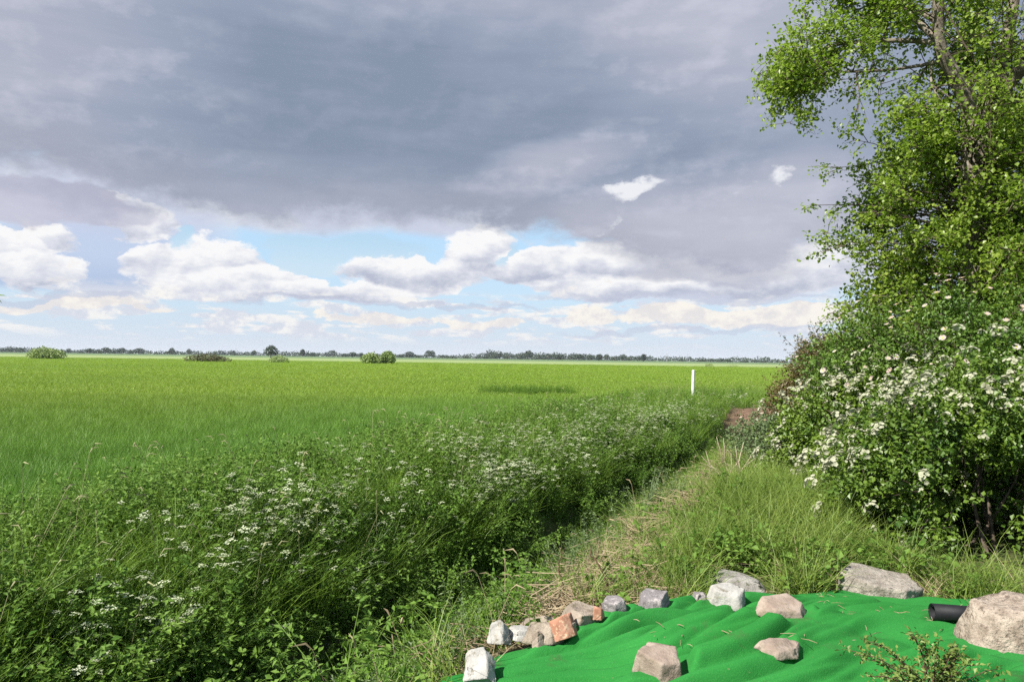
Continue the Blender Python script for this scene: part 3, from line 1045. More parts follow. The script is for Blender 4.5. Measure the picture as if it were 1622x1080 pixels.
todo = [(rng.normal(c[0], c[2]), rng.normal(c[1], c[3]), c[5]) for c in clus for _ in range(c[4])]
rng.shuffle(todo)
pn_ = 0
for px, py, lb in todo:
    hgt = rng.uniform(.78, 1.1)
    g = at_ground(px, py, hgt * .93)
    s = float(band(g.x, g.y))
    lb = int(lb)
    if pn_ >= 298 or s < float(edge_s(g.y)) - .7 or s > 1.6 or g.y > 45:
        continue
    ms, hd, ml = PM[int(rng.integers(len(PM)))]
    o = obj('cow_parsley', ms, None, g, (rng.normal(0, .08), rng.normal(0, .08), rng.uniform(0, 6.28)), hgt * 1.02, LB[lb], 'cow parsley', 'cow parsley along the ditch bank')
    for e, r, a in hd:
        if rng.random() < .8:
            obj('flower_head', UM[int(a * 7) % 4], o, e, (rng.normal(0, .18), rng.normal(0, .18), a), r * rng.uniform(.8, 1.6))
    if g.y < 14:
        obj('leaves', ml, o, kind='stuff')
    pn_ += 1

def parsley_far(k):
    ms, hd, ml = PM[k]
    b = Buf()
    b.tube([[0, 0, 0], [0, 0, .66]], [.006, .004], 3, 0, cap=False)
    for e, r, a in hd:
        b.tube([[0, 0, .6], np.array(e)], [.003, .002], 3, 0, cap=False)
        umbel(b, np.array(e), .04 * r, 1)
    return b


far_parsley = proto_set('far parsley', [proto(f'far_parsley_{k}', parsley_far(k), [M_parsley, M_umbel]) for k in range(4)])
fp = []
for px, py, sx, sy, n_ in ((800, 735, 50, 34, 40), (900, 690, 70, 26, 80), (980, 660, 70, 18, 90), (1070, 648, 45, 14, 70), (500, 775, 70, 26, 16)):
    for _ in range(n_):
        g = at_ground(rng.normal(px, sx), rng.normal(py, sy), .85)
        s_ = float(band(g.x, g.y))
        if float(edge_s(g.y)) - .5 < s_ < -.9 and g.y < 40:
            fp.append(g)
fp = np.array(fp)
scatter('massed_cow_parsley', fp, rng.uniform(.8, 1.1, len(fp)), far_parsley, 'massed cow parsley bloom further along the ditch verge', 'cow parsley', .1)

# ---------------------------------------------------------------- green turf sheet
tu = np.linspace(0, 1, 330)
tv = np.linspace(0, 1, 250)
TU, TV = np.meshgrid(tu, tv)
XX = -.50 + 4.7 * TU
yb = np.interp(XX, TX, TY) + .03 * np.sin(XX * 9) + .02 * np.sin(XX * 23 + 1)
YY = 2.2 + (yb - 2.2) * TV
XX = XX + (1 - TU) * (.05 * np.sin(YY * 8) + .03 * np.sin(YY * 19))
ZZ = tarp_z(XX, YY)
for a, b_, r_, z_, _ in SPOT:
    kk = sstep(1.45, .95, np.hypot(XX - a, YY - b_) / r_)
    ZZ = ZZ * (1 - kk) + np.minimum(ZZ, z_) * kk
nu, nv_ = len(tu), len(tv)
ii = (np.arange(nv_ - 1)[:, None] * nu + np.arange(nu - 1)[None]).ravel()
top = np.stack([XX, YY, ZZ], -1).reshape(-1, 3)
tq = np.stack([ii, ii + 1, ii + nu + 1, ii + nu], 1)
rim = np.concatenate([np.arange(nu), np.arange(1, nv_) * nu + nu - 1, (nv_ - 1) * nu + np.arange(nu - 2, -1, -1), np.arange(nv_ - 2, 0, -1) * nu])
low = top[rim] - [0, 0, .03]
k = len(rim)
rq = np.stack([rim, len(top) + np.arange(k), len(top) + (np.arange(k) + 1) % k, np.roll(rim, -1)], 1)
M_tarp, T = mat('green turf cloth')
pos = geo_pos(T)
n1, n2 = T.noise(pos, 2.2, 5, .6), T.noise(pos, 160, 3, .7)
c = T.mix(n1, (.014, .128, .021), (.026, .166, .036))
c = T.mix(T.mul(T.step(n2, .5, .75), .32), c, (.08, .28, .065))
c = T.mix(T.mul(T.step(T.noise(T.map(pos, loc=(3, 1, 0)), 4.5, 6, .72), .56, .68), .5), c, (.045, .080, .030))
c = T.mix(T.mul(T.step(T.noise(T.map(pos, loc=(7, 4, 0)), 45, 3, .6), .70, .76), .6), c, (.16, .14, .08))
finish(T, principled(T, c, .95, .05, T.noise(pos, 130, 4, .7), .5, .006))
obj('turf_sheet', mesh('turf_sheet', np.concatenate([top, low]), np.concatenate([tq, rq]), M_tarp, None, True),
    label='bright green artificial turf sheet lying in folds among the stones', cat='turf sheet')

# ---------------------------------------------------------------- stones and rubble
import bmesh


def stone_mesh(name, w, d, h, seed, m_, rough=.05, cuts=5, taper=.42, flat=.0):
    r = np.random.default_rng(seed)
    bm = bmesh.new()
    pts = []
    nn = int(r.integers(5, 8))
    for k in range(nn):
        a = 2 * math.pi * k / nn + r.uniform(-.35, .35)
        rad = r.uniform(.84, 1.22)
        for zz, sc in ((-.5, 1), (.5, 1 - taper * r.uniform(.2, 1))):
            pts.append((w * .5 * rad * sc * math.copysign(abs(math.cos(a)) ** .85, math.cos(a)), d * .5 * rad * sc * math.copysign(abs(math.sin(a)) ** .85, math.sin(a)), h * (zz + (r.uniform(-.30, .06) if zz > 0 else 0))))
    for p in pts:
        bm.verts.new(p)
    bmesh.ops.convex_hull(bm, input=bm.verts)
    bmesh.ops.delete(bm, geom=[v for v in bm.verts if not v.link_faces], context='VERTS')
    bmesh.ops.dissolve_limit(bm, angle_limit=R(8), verts=bm.verts, edges=bm.edges)
    bmesh.ops.bevel(bm, geom=list(bm.edges) + list(bm.verts), offset=min(w, d, h) * .035, segments=1, affect='EDGES', profile=.6)
    bmesh.ops.triangulate(bm, faces=bm.faces)
    for _ in range(cuts):
        long_ = [e for e in bm.edges if e.calc_length() > max(w, d) * (.075 if cuts > 3 else .13)]
        if not long_:
            break
        bmesh.ops.subdivide_edges(bm, edges=long_, cuts=1, use_grid_fill=False)
        bmesh.ops.triangulate(bm, faces=bm.faces)
    bm.normal_update()
    vs = list(bm.verts)
    co = np.array([v.co for v in vs])
    no = np.array([v.normal for v in vs])
    sz = max(w, d, h)
    f = 5.0 / sz
    disp = (fbm(co[:, 0] + co[:, 2] * .7, co[:, 1] - co[:, 2], f * .5, seed % 40, 4) - .5) * rough * sz * 1.6
    chip = np.minimum(fbm(co[:, 0] - co[:, 2], co[:, 1] + co[:, 2] * .8, f * .9, seed % 30 + 5, 2) - .38, 0) * rough * sz * 3.2
    co = co + no * (disp + chip)[:, None]
    for v, c_ in zip(vs, co):
        v.co = c_
    me = bpy.data.meshes.new(name)
    bm.to_mesh(me)
    bm.free()
    me.materials.append(m_)
    me.polygons.foreach_set('use_smooth', np.full(len(me.polygons), True))
    return me


S_grey = plain_mat('grey stone', (.165, .152, .14), (.30, .285, .265), 9, .9, .15, .7, .02, c3=(.10, .10, .075))
S_white = plain_mat('pale limestone', (.26, .25, .232), (.36, .347, .325), 9, .9, .15, .6, .015, c3=(.17, .155, .125))
S_brown = plain_mat('brown stone', (.17, .138, .11), (.31, .26, .21), 9, .92, .12, .8, .02, c3=(.13, .115, .075))
S_pink = plain_mat('pinkish stone', (.19, .145, .118), (.29, .235, .195), 10, .9, .12, .6, .015, c3=(.20, .16, .12))
S_dark = plain_mat('dark stone', (.13, .118, .12), (.25, .23, .232), 10, .9, .15, .8, .02, c3=(.34, .31, .30))
S_brick = plain_mat('orange brick', (.27, .125, .08), (.37, .20, .14), 12, .9, .1, .4, .008, c3=(.50, .38, .26))
S_congl = plain_mat('pebbly concrete', (.21, .165, .13), (.40, .335, .275), 16, .92, .12, 1.0, .03, 40, c3=(.13, .10, .08))
S_lich = plain_mat('lichened slab', (.19, .165, .14), (.33, .295, .255), 14, .92, .12, .9, .02, 50, c3=(.11, .105, .08))

for (nm, px, py, w, d, h, yaw, tx, ty, m_, lab, seed, op), (x, y, _, z0, k) in zip(STONES, SPOT):
    w, d, h = w * k, d * k, h * k
    me = stone_mesh(nm, w, d, h, seed, globals()[m_], **op)
    obj(nm, me, None, (x, y, z0 + h * (.24 if nm == 'brick' else .33)), (R(tx), R(ty), R(yaw)), label=lab, cat='brick' if nm == 'brick' else 'stone')

# black plastic pipe end between the sheet and the lump
M_black = plain_mat('black plastic', (.006, .006, .008), (.012, .012, .015), 12, .6, .2, .15, .004)
b = Buf()
th = np.linspace(0, 2 * math.pi, 20, endpoint=False)
for ro, ri, x0, x1 in ((.047, .040, 0, .40),):
    ring = [np.stack([np.full(20, xx), rr * np.cos(th), rr * np.sin(th)], 1) for xx, rr in ((x0, ri), (x0, ro), (x1, ro), (x1, ri))]
    v = np.concatenate(ring)
    t = []
    for a_, c_ in ((0, 1), (1, 2), (2, 3), (3, 0)):
        for j in range(20):
            p, q = a_ * 20 + j, a_ * 20 + (j + 1) % 20
            p2, q2 = c_ * 20 + j, c_ * 20 + (j + 1) % 20
            t += [(p, q, q2), (p, q2, p2)]
    b.add(v, t)
pp = at_depth(1476, 968, 4.40)
obj('drain_pipe', b.mesh('drain_pipe', M_black, True), None, (pp.x, pp.y, pp.z), (0, R(2), R(-5)), label='short black plastic pipe between the green sheet and the crumbly lump', cat='pipe')

# dead bent stalks standing by the stones, and the pale clump near the blossom
M_rust = plain_mat('dark dead stalk', (.045, .028, .02), (.10, .06, .04), 20, .8, .1)
M_pale = plain_mat('pale dead stalk', (.29, .225, .165), (.44, .36, .28), 12, .85, .1)


def stalk(pix, d, rad, m_, label, cat):
    pts = [at_depth(a, b_, d + k * .03) for k, (a, b_) in enumerate(pix)]
    base = pts[0].copy()
    base.z = float(H(base.x, base.y)) - .03
    b = Buf()
    pl = [Vector((0, 0, 0))] + [p - base for p in pts]
    b.tube(np.array(pl), np.linspace(rad, rad * .55, len(pl)), 6)
    for k in (1, 2):                                  # nodes and stubs of broken side shoots
        if k < len(pl) - 1:
            q = np.array(pl[k + 1])
            b.tube([q, q + np.array([.03, .01, .02])], [rad * .6, rad * .3], 4)
            b.tube([q - [0, 0, .008], q + [0, 0, .008]], [rad * 1.25, rad * 1.25], 6)
    obj('dead_stalk', b.mesh('dead_stalk', m_, True), None, base, label=label, cat='stalk')


stalk([(963, 930), (953, 903), (943, 885), (935, 880), (937, 862)], 4.85, .007, M_rust, 'bent rusty brown dead stalk standing behind the squat dark stone', 'stalk')
stalk([(892, 925), (885, 905), (886, 888), (894, 868)], 4.95, .0045, M_rust, 'thin dark dead stalk leaning in the grass behind the brown slab', 'stalk')
root = at_ground(1163, 770, 0)
b_ = obj('dead_stem_clump', None, None, root, label='clump of pale dead stems standing at the left end of the blossom bushes', cat='dead plant')
dd = root.y
stems_ = [(1135, 692, .006), (1146, 694, .006), (1118, 714, .005), (1165, 706, .007), (1178, 700, .006), (1190, 722, .007), (1197, 735, .006), (1172, 728, .008), (1155, 735, .007), (1183, 745, .007), (1152, 712, .006), (1206, 752, .005)]
stems_ += [(1165 + rng.normal(0, 26), 735 + rng.normal(0, 16), rng.uniform(.003, .006)) for _ in range(22)]
for px, py, r in stems_:
    e = at_depth(px, py, dd + rng.uniform(-.3, .3))
    p0 = Vector((rng.normal(0, .07), rng.normal(0, .07), -.05))
    e = e - root
    b = Buf()
    b.tube([p0, p0 * .5 + e * .5 + Vector((rng.normal(0, .05), rng.normal(0, .04), rng.normal(.03, .04))), e], [r * 1.3, r, r * .5], 5)
    obj('stem', b.mesh('stem', M_pale, True), b_)

# ---------------------------------------------------------------- white marker post
M_post = plain_mat('white plastic post', (.50, .51, .50), (.62, .63, .62), 3, .5, .35, .1, .004, c3=(.42, .44, .38))
pb = at_depth(1097, 628, 36.0)
gz = float(H(pb.x, pb.y))
post = obj('marker_post', None, None, (pb.x, pb.y, gz), (0, R(1.2), R(20)), label='tall thin white marker post standing in the verge at the field edge', cat='post')
b = Buf()
b.tube([[0, 0, -.2], [0, 0, 1.58]], [.072, .072], 10)
obj('shaft', b.mesh('shaft', M_post), post)
b = Buf()
b.tube([[0, 0, 1.582], [0, 0, 1.61], [0, 0, 1.64]], [.078, .078, .03], 10)
obj('cap', b.mesh('cap', M_post), post)


# ---------------------------------------------------------------- bushes
def surf_points(ell, n, lumps=.16, seed=0, zmin=.0):
    """points on the outer skin of a union of ellipsoids, lumpy, with outward normals"""
    r = np.random.default_rng(seed)
    ar = np.array([(a[3] * a[4] + a[3] * a[5] + a[4] * a[5]) for a in ell])
    P_, N_ = [], []
    while sum(len(p) for p in P_) < n:
        k = r.choice(len(ell), p=ar / ar.sum(), size=n)
        d = unit(r.normal(0, 1, (n, 3)))
        c0 = np.array([e[:3] for e in ell])[k]
        rr = np.array([e[3:6] for e in ell])[k]
        lp = fbm(d[:, 0] * 1.5 + k * 3.1, d[:, 1] * 1.5 + d[:, 2] * 1.9, 1.6, 5 + seed, 2)
        sc = 1 + lumps * 2 * (lp - .5)
        p = c0 + d * rr * sc[:, None]
        ok = p[:, 2] > zmin
        for e in ell:
            q = (p - np.array(e[:3])) / np.array(e[3:6])
            ok &= (np.sum(q * q, 1) > .62)
        nrm = unit(d / rr)
        P_.append(p[ok])
        N_.append(nrm[ok])
    return np.concatenate(P_)[:n], np.concatenate(N_)[:n]


def sprays(pts, nrm, nleaf, length, size, aspect, depth=.25, up=.35, droop=0.0):
    """each spray is a short twig carrying nleaf leaves"""
    n = len(pts)
    d = unit(nrm * .8 + [0, 0, up] + rng.normal(0, .45, (n, 3)))
    base = pts - nrm * (depth * rng.random((n, 1)) ** .6)
    L = length * rng.uniform(.6, 1.3, n) * np.where(rng.random(n) < .10, rng.uniform(1.4, 2.0, n), 1.0)
    t = rng.random((n, nleaf)) ** .8
    p = base[:, None] + d[:, None] * (L[:, None] * t)[..., None] + rng.normal(0, .02, (n, nleaf, 3))
    p[..., 2] -= droop * (t ** 2) * L[:, None]
    o = d[:, None] * .6 + rng.normal(0, .7, (n, nleaf, 3))
    rn = np.clip(rng.random(n)[:, None] * .7 + rng.random((n, nleaf)) * .3, 0, 1)
    f = np.repeat((nrm * .5 + [0, 0, .8])[:, None], nleaf, 1).reshape(-1, 3)
    v, tt, rr = leaf_arrays(p.reshape(-1, 3), o.reshape(-1, 3), size, rn.ravel(), aspect, .25, f, .4)
    return v, tt, rr, base, d, L


def bush(name, label, cat, base, ell, n, nleaf, size, aspect, m_, seed, depth=.35, stems=9, spray_len=.22, hole=None, m_wood=None, density=None, droop=0.0, group=None):
    root = obj(name, None, None, base, label=label, cat=cat, group=group)
    bx = np.array(base)
    p, nr = surf_points(ell, n, .30, seed, base[2] + .02)
    keep = np.ones(len(p), bool)
    if density is not None:
        keep = rng.random(len(p)) < density(p)
    if hole is not None:
        for (hx, hy, hz, hr) in hole:
            keep &= np.linalg.norm(p - np.array([hx, hy, hz]), axis=1) > hr * rng.uniform(.7, 1.1, len(p))
    p, nr = p[keep], nr[keep]
    v, t, r, b0, d, L = sprays(p, nr, nleaf, spray_len, size, aspect, depth, droop=droop)
    k_ = rng.random(len(p)) < .35                      # leaves deeper inside
    cen = np.array([e[:3] for e in ell])
    near_ = cen[np.argmin(np.linalg.norm(p[k_][:, None] - cen[None], axis=2), axis=1)]
    pin = near_ + (p[k_] - near_) * rng.uniform(.35, .75, (k_.sum(), 1))
    v2, t2, r2, _, _, _ = sprays(pin, nr[k_], nleaf, spray_len, size, aspect, .1)
    v, t, r = np.concatenate([v, v2]), np.concatenate([t, t2 + len(v)]), np.concatenate([r, r2])
    obj('foliage', mesh('foliage', v - bx, t, m_, {'rnd': r}), root, kind='stuff')
    w = Buf()
    for i in rng.choice(len(p), min(len(p), 500), replace=False):      # twigs under the sprays
        w.tube([b0[i] - bx - nr[i] * .15, b0[i] - bx, b0[i] + d[i] * L[i] - bx], [.005, .004, .0015], 3, cap=False)
    obj('twigs', w.mesh('twigs', m_wood or M_twig), root, kind='stuff')
    for k in range(stems):
        e = ell[k % len(ell)]
        a = rng.uniform(0, 6.28)
        foot = np.array([e[0] * .6 + bx[0] * .4 + rng.normal(0, .2), e[1] * .6 + bx[1] * .4 + rng.normal(0, .2), 0])
        tipy = e[1] if foot[1] > 5.9 else foot[1] + .5
        foot[2] = float(H(foot[0], foot[1])) - .05
        tip = np.array([e[0], tipy, e[2]]) + np.array([math.cos(a) * e[3] * .6, abs(math.sin(a)) * e[4] * .6, e[5] * rng.uniform(.4, .9)]) * .85
        mid = (foot + tip) / 2 + rng.normal(0, .12, 3)
        s_ = Buf()
        s_.tube(np.array([foot, (foot + mid) / 2 + rng.normal(0, .05, 3), mid, mid * .45 + tip * .55 + rng.normal(0, .06, 3), tip]) - bx, [.022, .018, .013, .008, .003], 5)
        obj('stem', s_.mesh('stem', m_wood or M_twig, True), root)
    return root, p, nr


def blossom_mesh(k):
    b = Buf()
    r = np.random.default_rng(k)
    for _ in range(13):
        d = unit(r.normal(0, 1, 3) + [0, 0, .6])
        c0 = d * .034 * r.uniform(.5, 1.1) * [1.2, 1.2, .7]
        f = unit(d + [0, 0, .5])
        a = unit(np.cross(f, [.3, .8, .1]))
        bb = np.cross(f, a)
        ring = [c0 + (a * math.cos(q) + bb * math.sin(q)) * .0125 + f * .003 for q in np.arange(5) * 1.2566]
        b.add([c0] + ring, [(0, 1 + j, 1 + (j + 1) % 5) for j in range(5)])
    return b.mesh('blossom_cluster', M_blossom)


def rose_mesh(k):
    b = Buf()
    r = np.random.default_rng(50 + k)
    for j in range(5):
        a = j * 1.2566 + r.normal(0, .06)
        o, s_ = np.array([math.cos(a), math.sin(a), .25]), np.array([-math.sin(a), math.cos(a), 0])
        v = [[0, 0, 0], o * .016 + s_ * .012, o * .028 + s_ * .012, o * .026, o * .028 - s_ * .012, o * .016 - s_ * .012]
        b.add(v, [(0, 1, 3), (1, 2, 3), (0, 3, 5), (3, 4, 5)])
    th_ = np.arange(6) * 1.047
    b.add(np.concatenate([[[0, 0, .009]], np.stack([np.cos(th_) * .007, np.sin(th_) * .007, np.full(6, .004)], 1)]), [(0, 1 + j, 1 + (j + 1) % 6) for j in range(6)], 1)
    return b.mesh('rose_flower', [M_petal, M_stamen])


BM = [blossom_mesh(k) for k in range(5)]
RM = [rose_mesh(k) for k in range(4)]


def flowers(root, name, ms, p, nr, n, scale, weight, out=.17, face_up=.5):
    bx = np.array(root.location)
    wgt = np.maximum(weight(p), 0)
    view = np.einsum('ij,ij->i', nr, unit(np.array([0, 0, CAM_H]) - p))
    wgt = wgt * (view > -.15)
    if wgt.sum() <= 0:
        return
    ids = rng.choice(len(p), min(n, int((wgt > 0).sum())), replace=False, p=wgt / wgt.sum())
    for i in ids:
        q = (Vector(nr[i]) + Vector((0, 0, face_up)) + Vector(rng.normal(0, .25, 3))).to_track_quat('Z', 'Y').to_euler()
        obj(name, ms[int(rng.integers(len(ms)))], root, Vector(p[i] + nr[i] * out * rng.uniform(.5, 1.4) + [0, 0, .03] - bx), q, scale * rng.uniform(.55, 1.25))


def cl(p, f=1.1, o=3.0, lo=.42):                      # clumpiness of flowering
    return np.clip(fbm(p[:, 0] + p[:, 2] * .6, p[:, 1] * .7 + p[:, 2], f, o, 2) - lo, 0, 1)


def small_blossom(root, p, nr, n, weight):
    bx = np.array(root.location)
    w_ = np.maximum(weight(p), 0) + 1e-6
    ids = rng.choice(len(p), n, p=w_ / w_.sum())
    b = Buf()
    for i in ids:
        c0 = p[i] + nr[i] * rng.uniform(.03, .16) + rng.normal(0, .03, 3) - bx
        for _ in range(rng.integers(2, 6)):
            q = c0 + rng.normal(0, .018, 3)
            f = unit(nr[i] + rng.normal(0, .5, 3) + [0, 0, .5])
            a = unit(np.cross(f, [.3, .8, .1])) * .013
            e = np.cross(f, a)
            b.add([q - a, q + e, q + a, q - e], [(0, 1, 2), (0, 2, 3)])
    obj('small_blossom', b.mesh('small_blossom', M_blossom), root, kind='stuff')


# hawthorn at the right, in front
ellA = [(4.0, 6.5, .62, 1.05, 1.15, .80), (5.2, 6.3, .75, 1.25, 1.3, .95), (4.7, 7.0, 1.15, 1.0, 1.1, .68), (6.2, 6.6, 1.0, 1.2, 1.3, .95)]
rA, pA, nA_ = bush('hawthorn_bush', 'hawthorn with creamy blossom and a dark hollow, nearest bush above the big slab', 'hawthorn', (4.6, 6.7, .08), ellA, 5200, 16, .047, .8, M_haw, 1,
                   .42, 14, .24, hole=[(3.62, 5.5, .88, .52), (4.25, 5.3, .80, .55), (3.2, 5.6, .55, .30), (2.95, 5.8, .40, .26), (3.9, 5.4, .35, .38), (4.5, 5.0, .35, .40), (3.5, 5.5, .30, .30)],
                   density=lambda p: np.clip(.30 + 1.7 * (fbm(p[:, 0] + p[:, 2], p[:, 1] + p[:, 2] * .7, 2.3, 8, 2) - .22), .12, 1))
small_blossom(rA, pA, nA_, 380, lambda p: cl(p, 1.3, 4, .33) + .04)
flowers(rA, 'blossom_cluster', BM, pA, nA_, 300, 1.5, lambda p: cl(p, 1.3, 4, .30) + .05)
# hawthorn further along, left of it
ellB = [(4.45, 9.4, .60, 1.0, 1.4, .75), (5.1, 9.0, .95, 1.1, 1.2, .75), (4.25, 8.3, .45, .85, .9, .58)]
rB, pB, nB_ = bush('hawthorn_bush', 'low hawthorn full of creamy blossom beside the dead stem clump', 'hawthorn', (4.5, 9.2, .08), ellB, 4000, 15, .050, .8, M_haw, 2, .35, 10, .24,
                   density=lambda p: np.clip(.35 + 1.7 * (fbm(p[:, 0] + p[:, 2], p[:, 1] + p[:, 2] * .7, 2.0, 28, 2) - .25), .15, 1))
small_blossom(rB, pB, nB_, 380, lambda p: cl(p, 1.2, 14, .33) + .04)
flowers(rB, 'blossom_cluster', BM, pB, nB_, 300, 1.5, lambda p: cl(p, 1.2, 14, .30) + .05)
# dog rose rising behind
ellC = [(5.55, 8.9, 1.50, 1.0, 1.1, 1.05), (4.95, 9.9, 1.45, .95, .9, .95), (6.5, 8.8, 1.45, 1.0, 1.1, 1.0), (5.2, 10.6, 1.1, .9, 1.0, .9)]
rC, pC, nC_ = bush('dog_rose_bush', 'tall dog rose scattered with white and pink flowers under the poplar', 'dog rose', (5.6, 9.3, .08), ellC, 5000, 12, .048, .68, M_rose, 3, .35, 12, .34,
                   density=lambda p: np.clip(.35 + 1.7 * (fbm(p[:, 0] + p[:, 2], p[:, 1] + p[:, 2] * .7, 1.9, 38, 2) - .25), .15, 1), droop=.3)
flowers(rC, 'rose_flower', RM, pC, nC_, 280, 1.15, lambda p: cl(p, .9, 24, .30) + .10)
# small brownish shrub at the far end
ellD = [(6.35, 15.2, .75, .95, 1.2, .85), (6.45, 14.8, 1.65, .8, .8, .6), (7.2, 15.6, 1.2, .9, 1.1, .85), (6.0, 13.0, .6, .7, .9, .6)]
rD, pD, nD_ = bush('elder_bush', 'dark bronze topped shrub at the far end of the blossom bushes', 'shrub', (6.5, 15.0, -.1), ellD, 3200, 15, .055, .6, M_elder, 4, .3, 8, .26)
# leafy sprawl at the foot of the hawthorns
ellE = [(3.9, 10.8, .35, .55, .9, .42), (4.5, 12.4, .35, .7, 1.2, .45)]
rE, pE, nE_ = bush('bramble', 'low bramble patch with a few pale flowers behind the dead stem clump', 'bramble', (4.2, 11.5, -.05), ellE, 1300, 12, .05, .65, M_grey, 5, .3, 6, .3, droop=.35)
flowers(rE, 'bramble_flower', RM, pE, nE_, 26, 1.1, lambda p: np.ones(len(p)))

# sprawling seedling in front, over the sheet
sb = at_sheet(1480, 1122)
sd_root = obj('cotoneaster_shrub', None, None, sb, label='small sprawling dark shrub growing up in front of the green sheet', cat='shrub')
lf, st = [], []
for k in range(46):
    a = rng.uniform(0, 6.28)
    r_, h_ = rng.uniform(.05, .36), rng.uniform(.07, .27)
    tip = np.array([r_ * math.cos(a), r_ * math.sin(a) * .6, h_ * (1.15 - r_ * 1.1)])
    pts = np.array([[rng.normal(0, .07), rng.normal(0, .04), -.03], tip * [.35, .35, .6], tip * [.75, .75, .95], tip])
    s_ = Buf()
    s_.tube(pts, [.0032, .0026, .002, .001], 4)
    obj('stem', s_.mesh('stem', M_rust, True), sd_root)
    for q in range(34):
        t = rng.uniform(.25, 1.0)
        j = min(int(t * 3), 2)
        c0 = pts[j] + (pts[j + 1] - pts[j]) * (t * 3 - j) + rng.normal(0, .012, 3)
        lf.append((c0, unit(rng.normal(0, 1, 3) + [0, 0, .4])))
v, t, r = leaf_arrays(np.array([q[0] for q in lf]), np.array([q[1] for q in lf]), .021, rng.random(len(lf)), .6, .2)
M_coto = leaf_mat('small dark leaf', (.060, .095, .020), (.150, .205, .045), .25, .5, 14)
obj('foliage', mesh('foliage', v, t, M_coto, {'rnd': r}), sd_root, kind='stuff')


# ---------------------------------------------------------------- the poplar
tb = Vector((6.55, 10.5, float(H(6.55, 10.5)) - .1))
tree = obj('poplar_tree', None, None, tb, label='big poplar with a bushy leafy trunk and forked grey limbs', cat='tree')
tbn = np.array(tb)


def px3(a, b_, d): return np.array(at_depth(a, b_, d))


LIMBS = []


def limb(pts, rad, name='limb'):
    pts = np.array(pts, float)
    # smooth by one round of corner cutting
    q = [pts[0]]
    for i in range(len(pts) - 1):
        q += [pts[i] * .7 + pts[i + 1] * .3, pts[i] * .3 + pts[i + 1] * .7]
    q.append(pts[-1])
    q = np.array(q)
    rr = np.interp(np.linspace(0, 1, len(q)), np.linspace(0, 1, len(rad)), rad)
    b = Buf()
    b.tube(q - tbn, rr, 9)
    obj(name, b.mesh(name, M_bark, True), tree)
    LIMBS.append((q, rr))


fork = px3(1545, 185, 10.5)
limb([tbn, [6.5, 10.5, 1.3], [6.62, 10.5, 2.6], [6.56, 10.5, 3.7], px3(1547, 260, 10.5), fork], [.30, .25, .22, .21, .20, .19], 'trunk')
limb([fork, px3(1512, 120, 10.4), px3(1485, 75, 10.3), px3(1488, 20, 10.2), px3(1478, -60, 10.1), px3(1460, -190, 10.0)], [.14, .105, .085, .072, .055, .025])
limb([fork, px3(1578, 130, 10.7), px3(1592, 80, 10.8), px3(1606, 10, 10.9), px3(1615, -80, 11.0), px3(1600, -230, 11.0)], [.12, .10, .085, .075, .055, .025])
limb([fork + [0, .05, -.05], px3(1600, 130, 10.3), px3(1640, 80, 10.0), px3(1700, -10, 9.8), px3(1760, -130, 9.7)], [.12, .10, .09, .07, .03])
limb([fork + [.05, .1, -.1], px3(1600, 170, 11.3), px3(1660, 120, 12.0), px3(1720, 20, 12.4)], [.10, .08, .06, .03])
limb([px3(1483, 68, 10.3), px3(1440, 64, 10.5), px3(1370, 66, 10.7), px3(1315, 72, 10.8), px3(1268, 92, 10.9)], [.045, .036, .028, .02, .008])
limb([px3(1486, 98, 10.3), px3(1450, 106, 10.5), px3(1385, 114, 10.6), px3(1310, 114, 10.6), px3(1270, 124, 10.6)], [.03, .024, .018, .012, .006])
limb([px3(1480, 58, 10.3), px3(1440, 22, 10.5), px3(1390, -25, 10.8), px3(1340, -50, 11.0), px3(1290, -55, 11.1)], [.05, .04, .032, .022, .01])
limb([px3(1486, 30, 10.2), px3(1420, 10, 10.9), px3(1360, -10, 11.3), px3(1310, 0, 11.6)], [.035, .03, .02, .008])
limb([px3(1475, 102, 10.4), px3(1474, 130, 10.2), px3(1482, 150, 10.1), px3(1500, 168, 10.1)], [.02, .016, .012, .006])
limb([px3(1480, -40, 10.1), px3(1400, -110, 10.8), px3(1330, -160, 11.2)], [.05, .035, .01])
limb([px3(1610, 0, 10.9), px3(1560, -60, 11.6), px3(1540, -140, 12)], [.05, .035, .01])
limb([px3(1610, -30, 10.9), px3(1680, -90, 11.6), px3(1740, -170, 12)], [.05, .035, .01])

TW, LP, LD, LR = Buf(), [], [], []


def leafy_twig(p0, d, L, n, droop=.15, sp=.10, w=.006):
    d = unit(np.asarray(d, float))
    t = np.linspace(0, 1, 4)
    wob = rng.normal(0, .05 * L, (4, 3)) * t[:, None]
    pts = p0 + d * (L * t)[:, None] + wob
    pts[:, 2] -= droop * L * t ** 2
    TW.tube(pts, [w, w * .8, w * .55, w * .25], 3, cap=False)
    tt = rng.uniform(.2, 1.05, n) ** .8
    idx = np.minimum((tt * 3).astype(int), 2)
    fr = tt * 3 - idx
    c = pts[idx] + (pts[idx + 1] - pts[idx]) * fr[:, None] + rng.normal(0, sp, (n, 3)) * (.4 + .6 * tt[:, None])
    LP.append(c)
    LD.append(d[None] * .3 + rng.normal(0, .7, (n, 3)) + [0, 0, -.25])
    LR.append(np.clip(rng.random() * .65 + rng.random(n) * .35, 0, 1))
    return pts


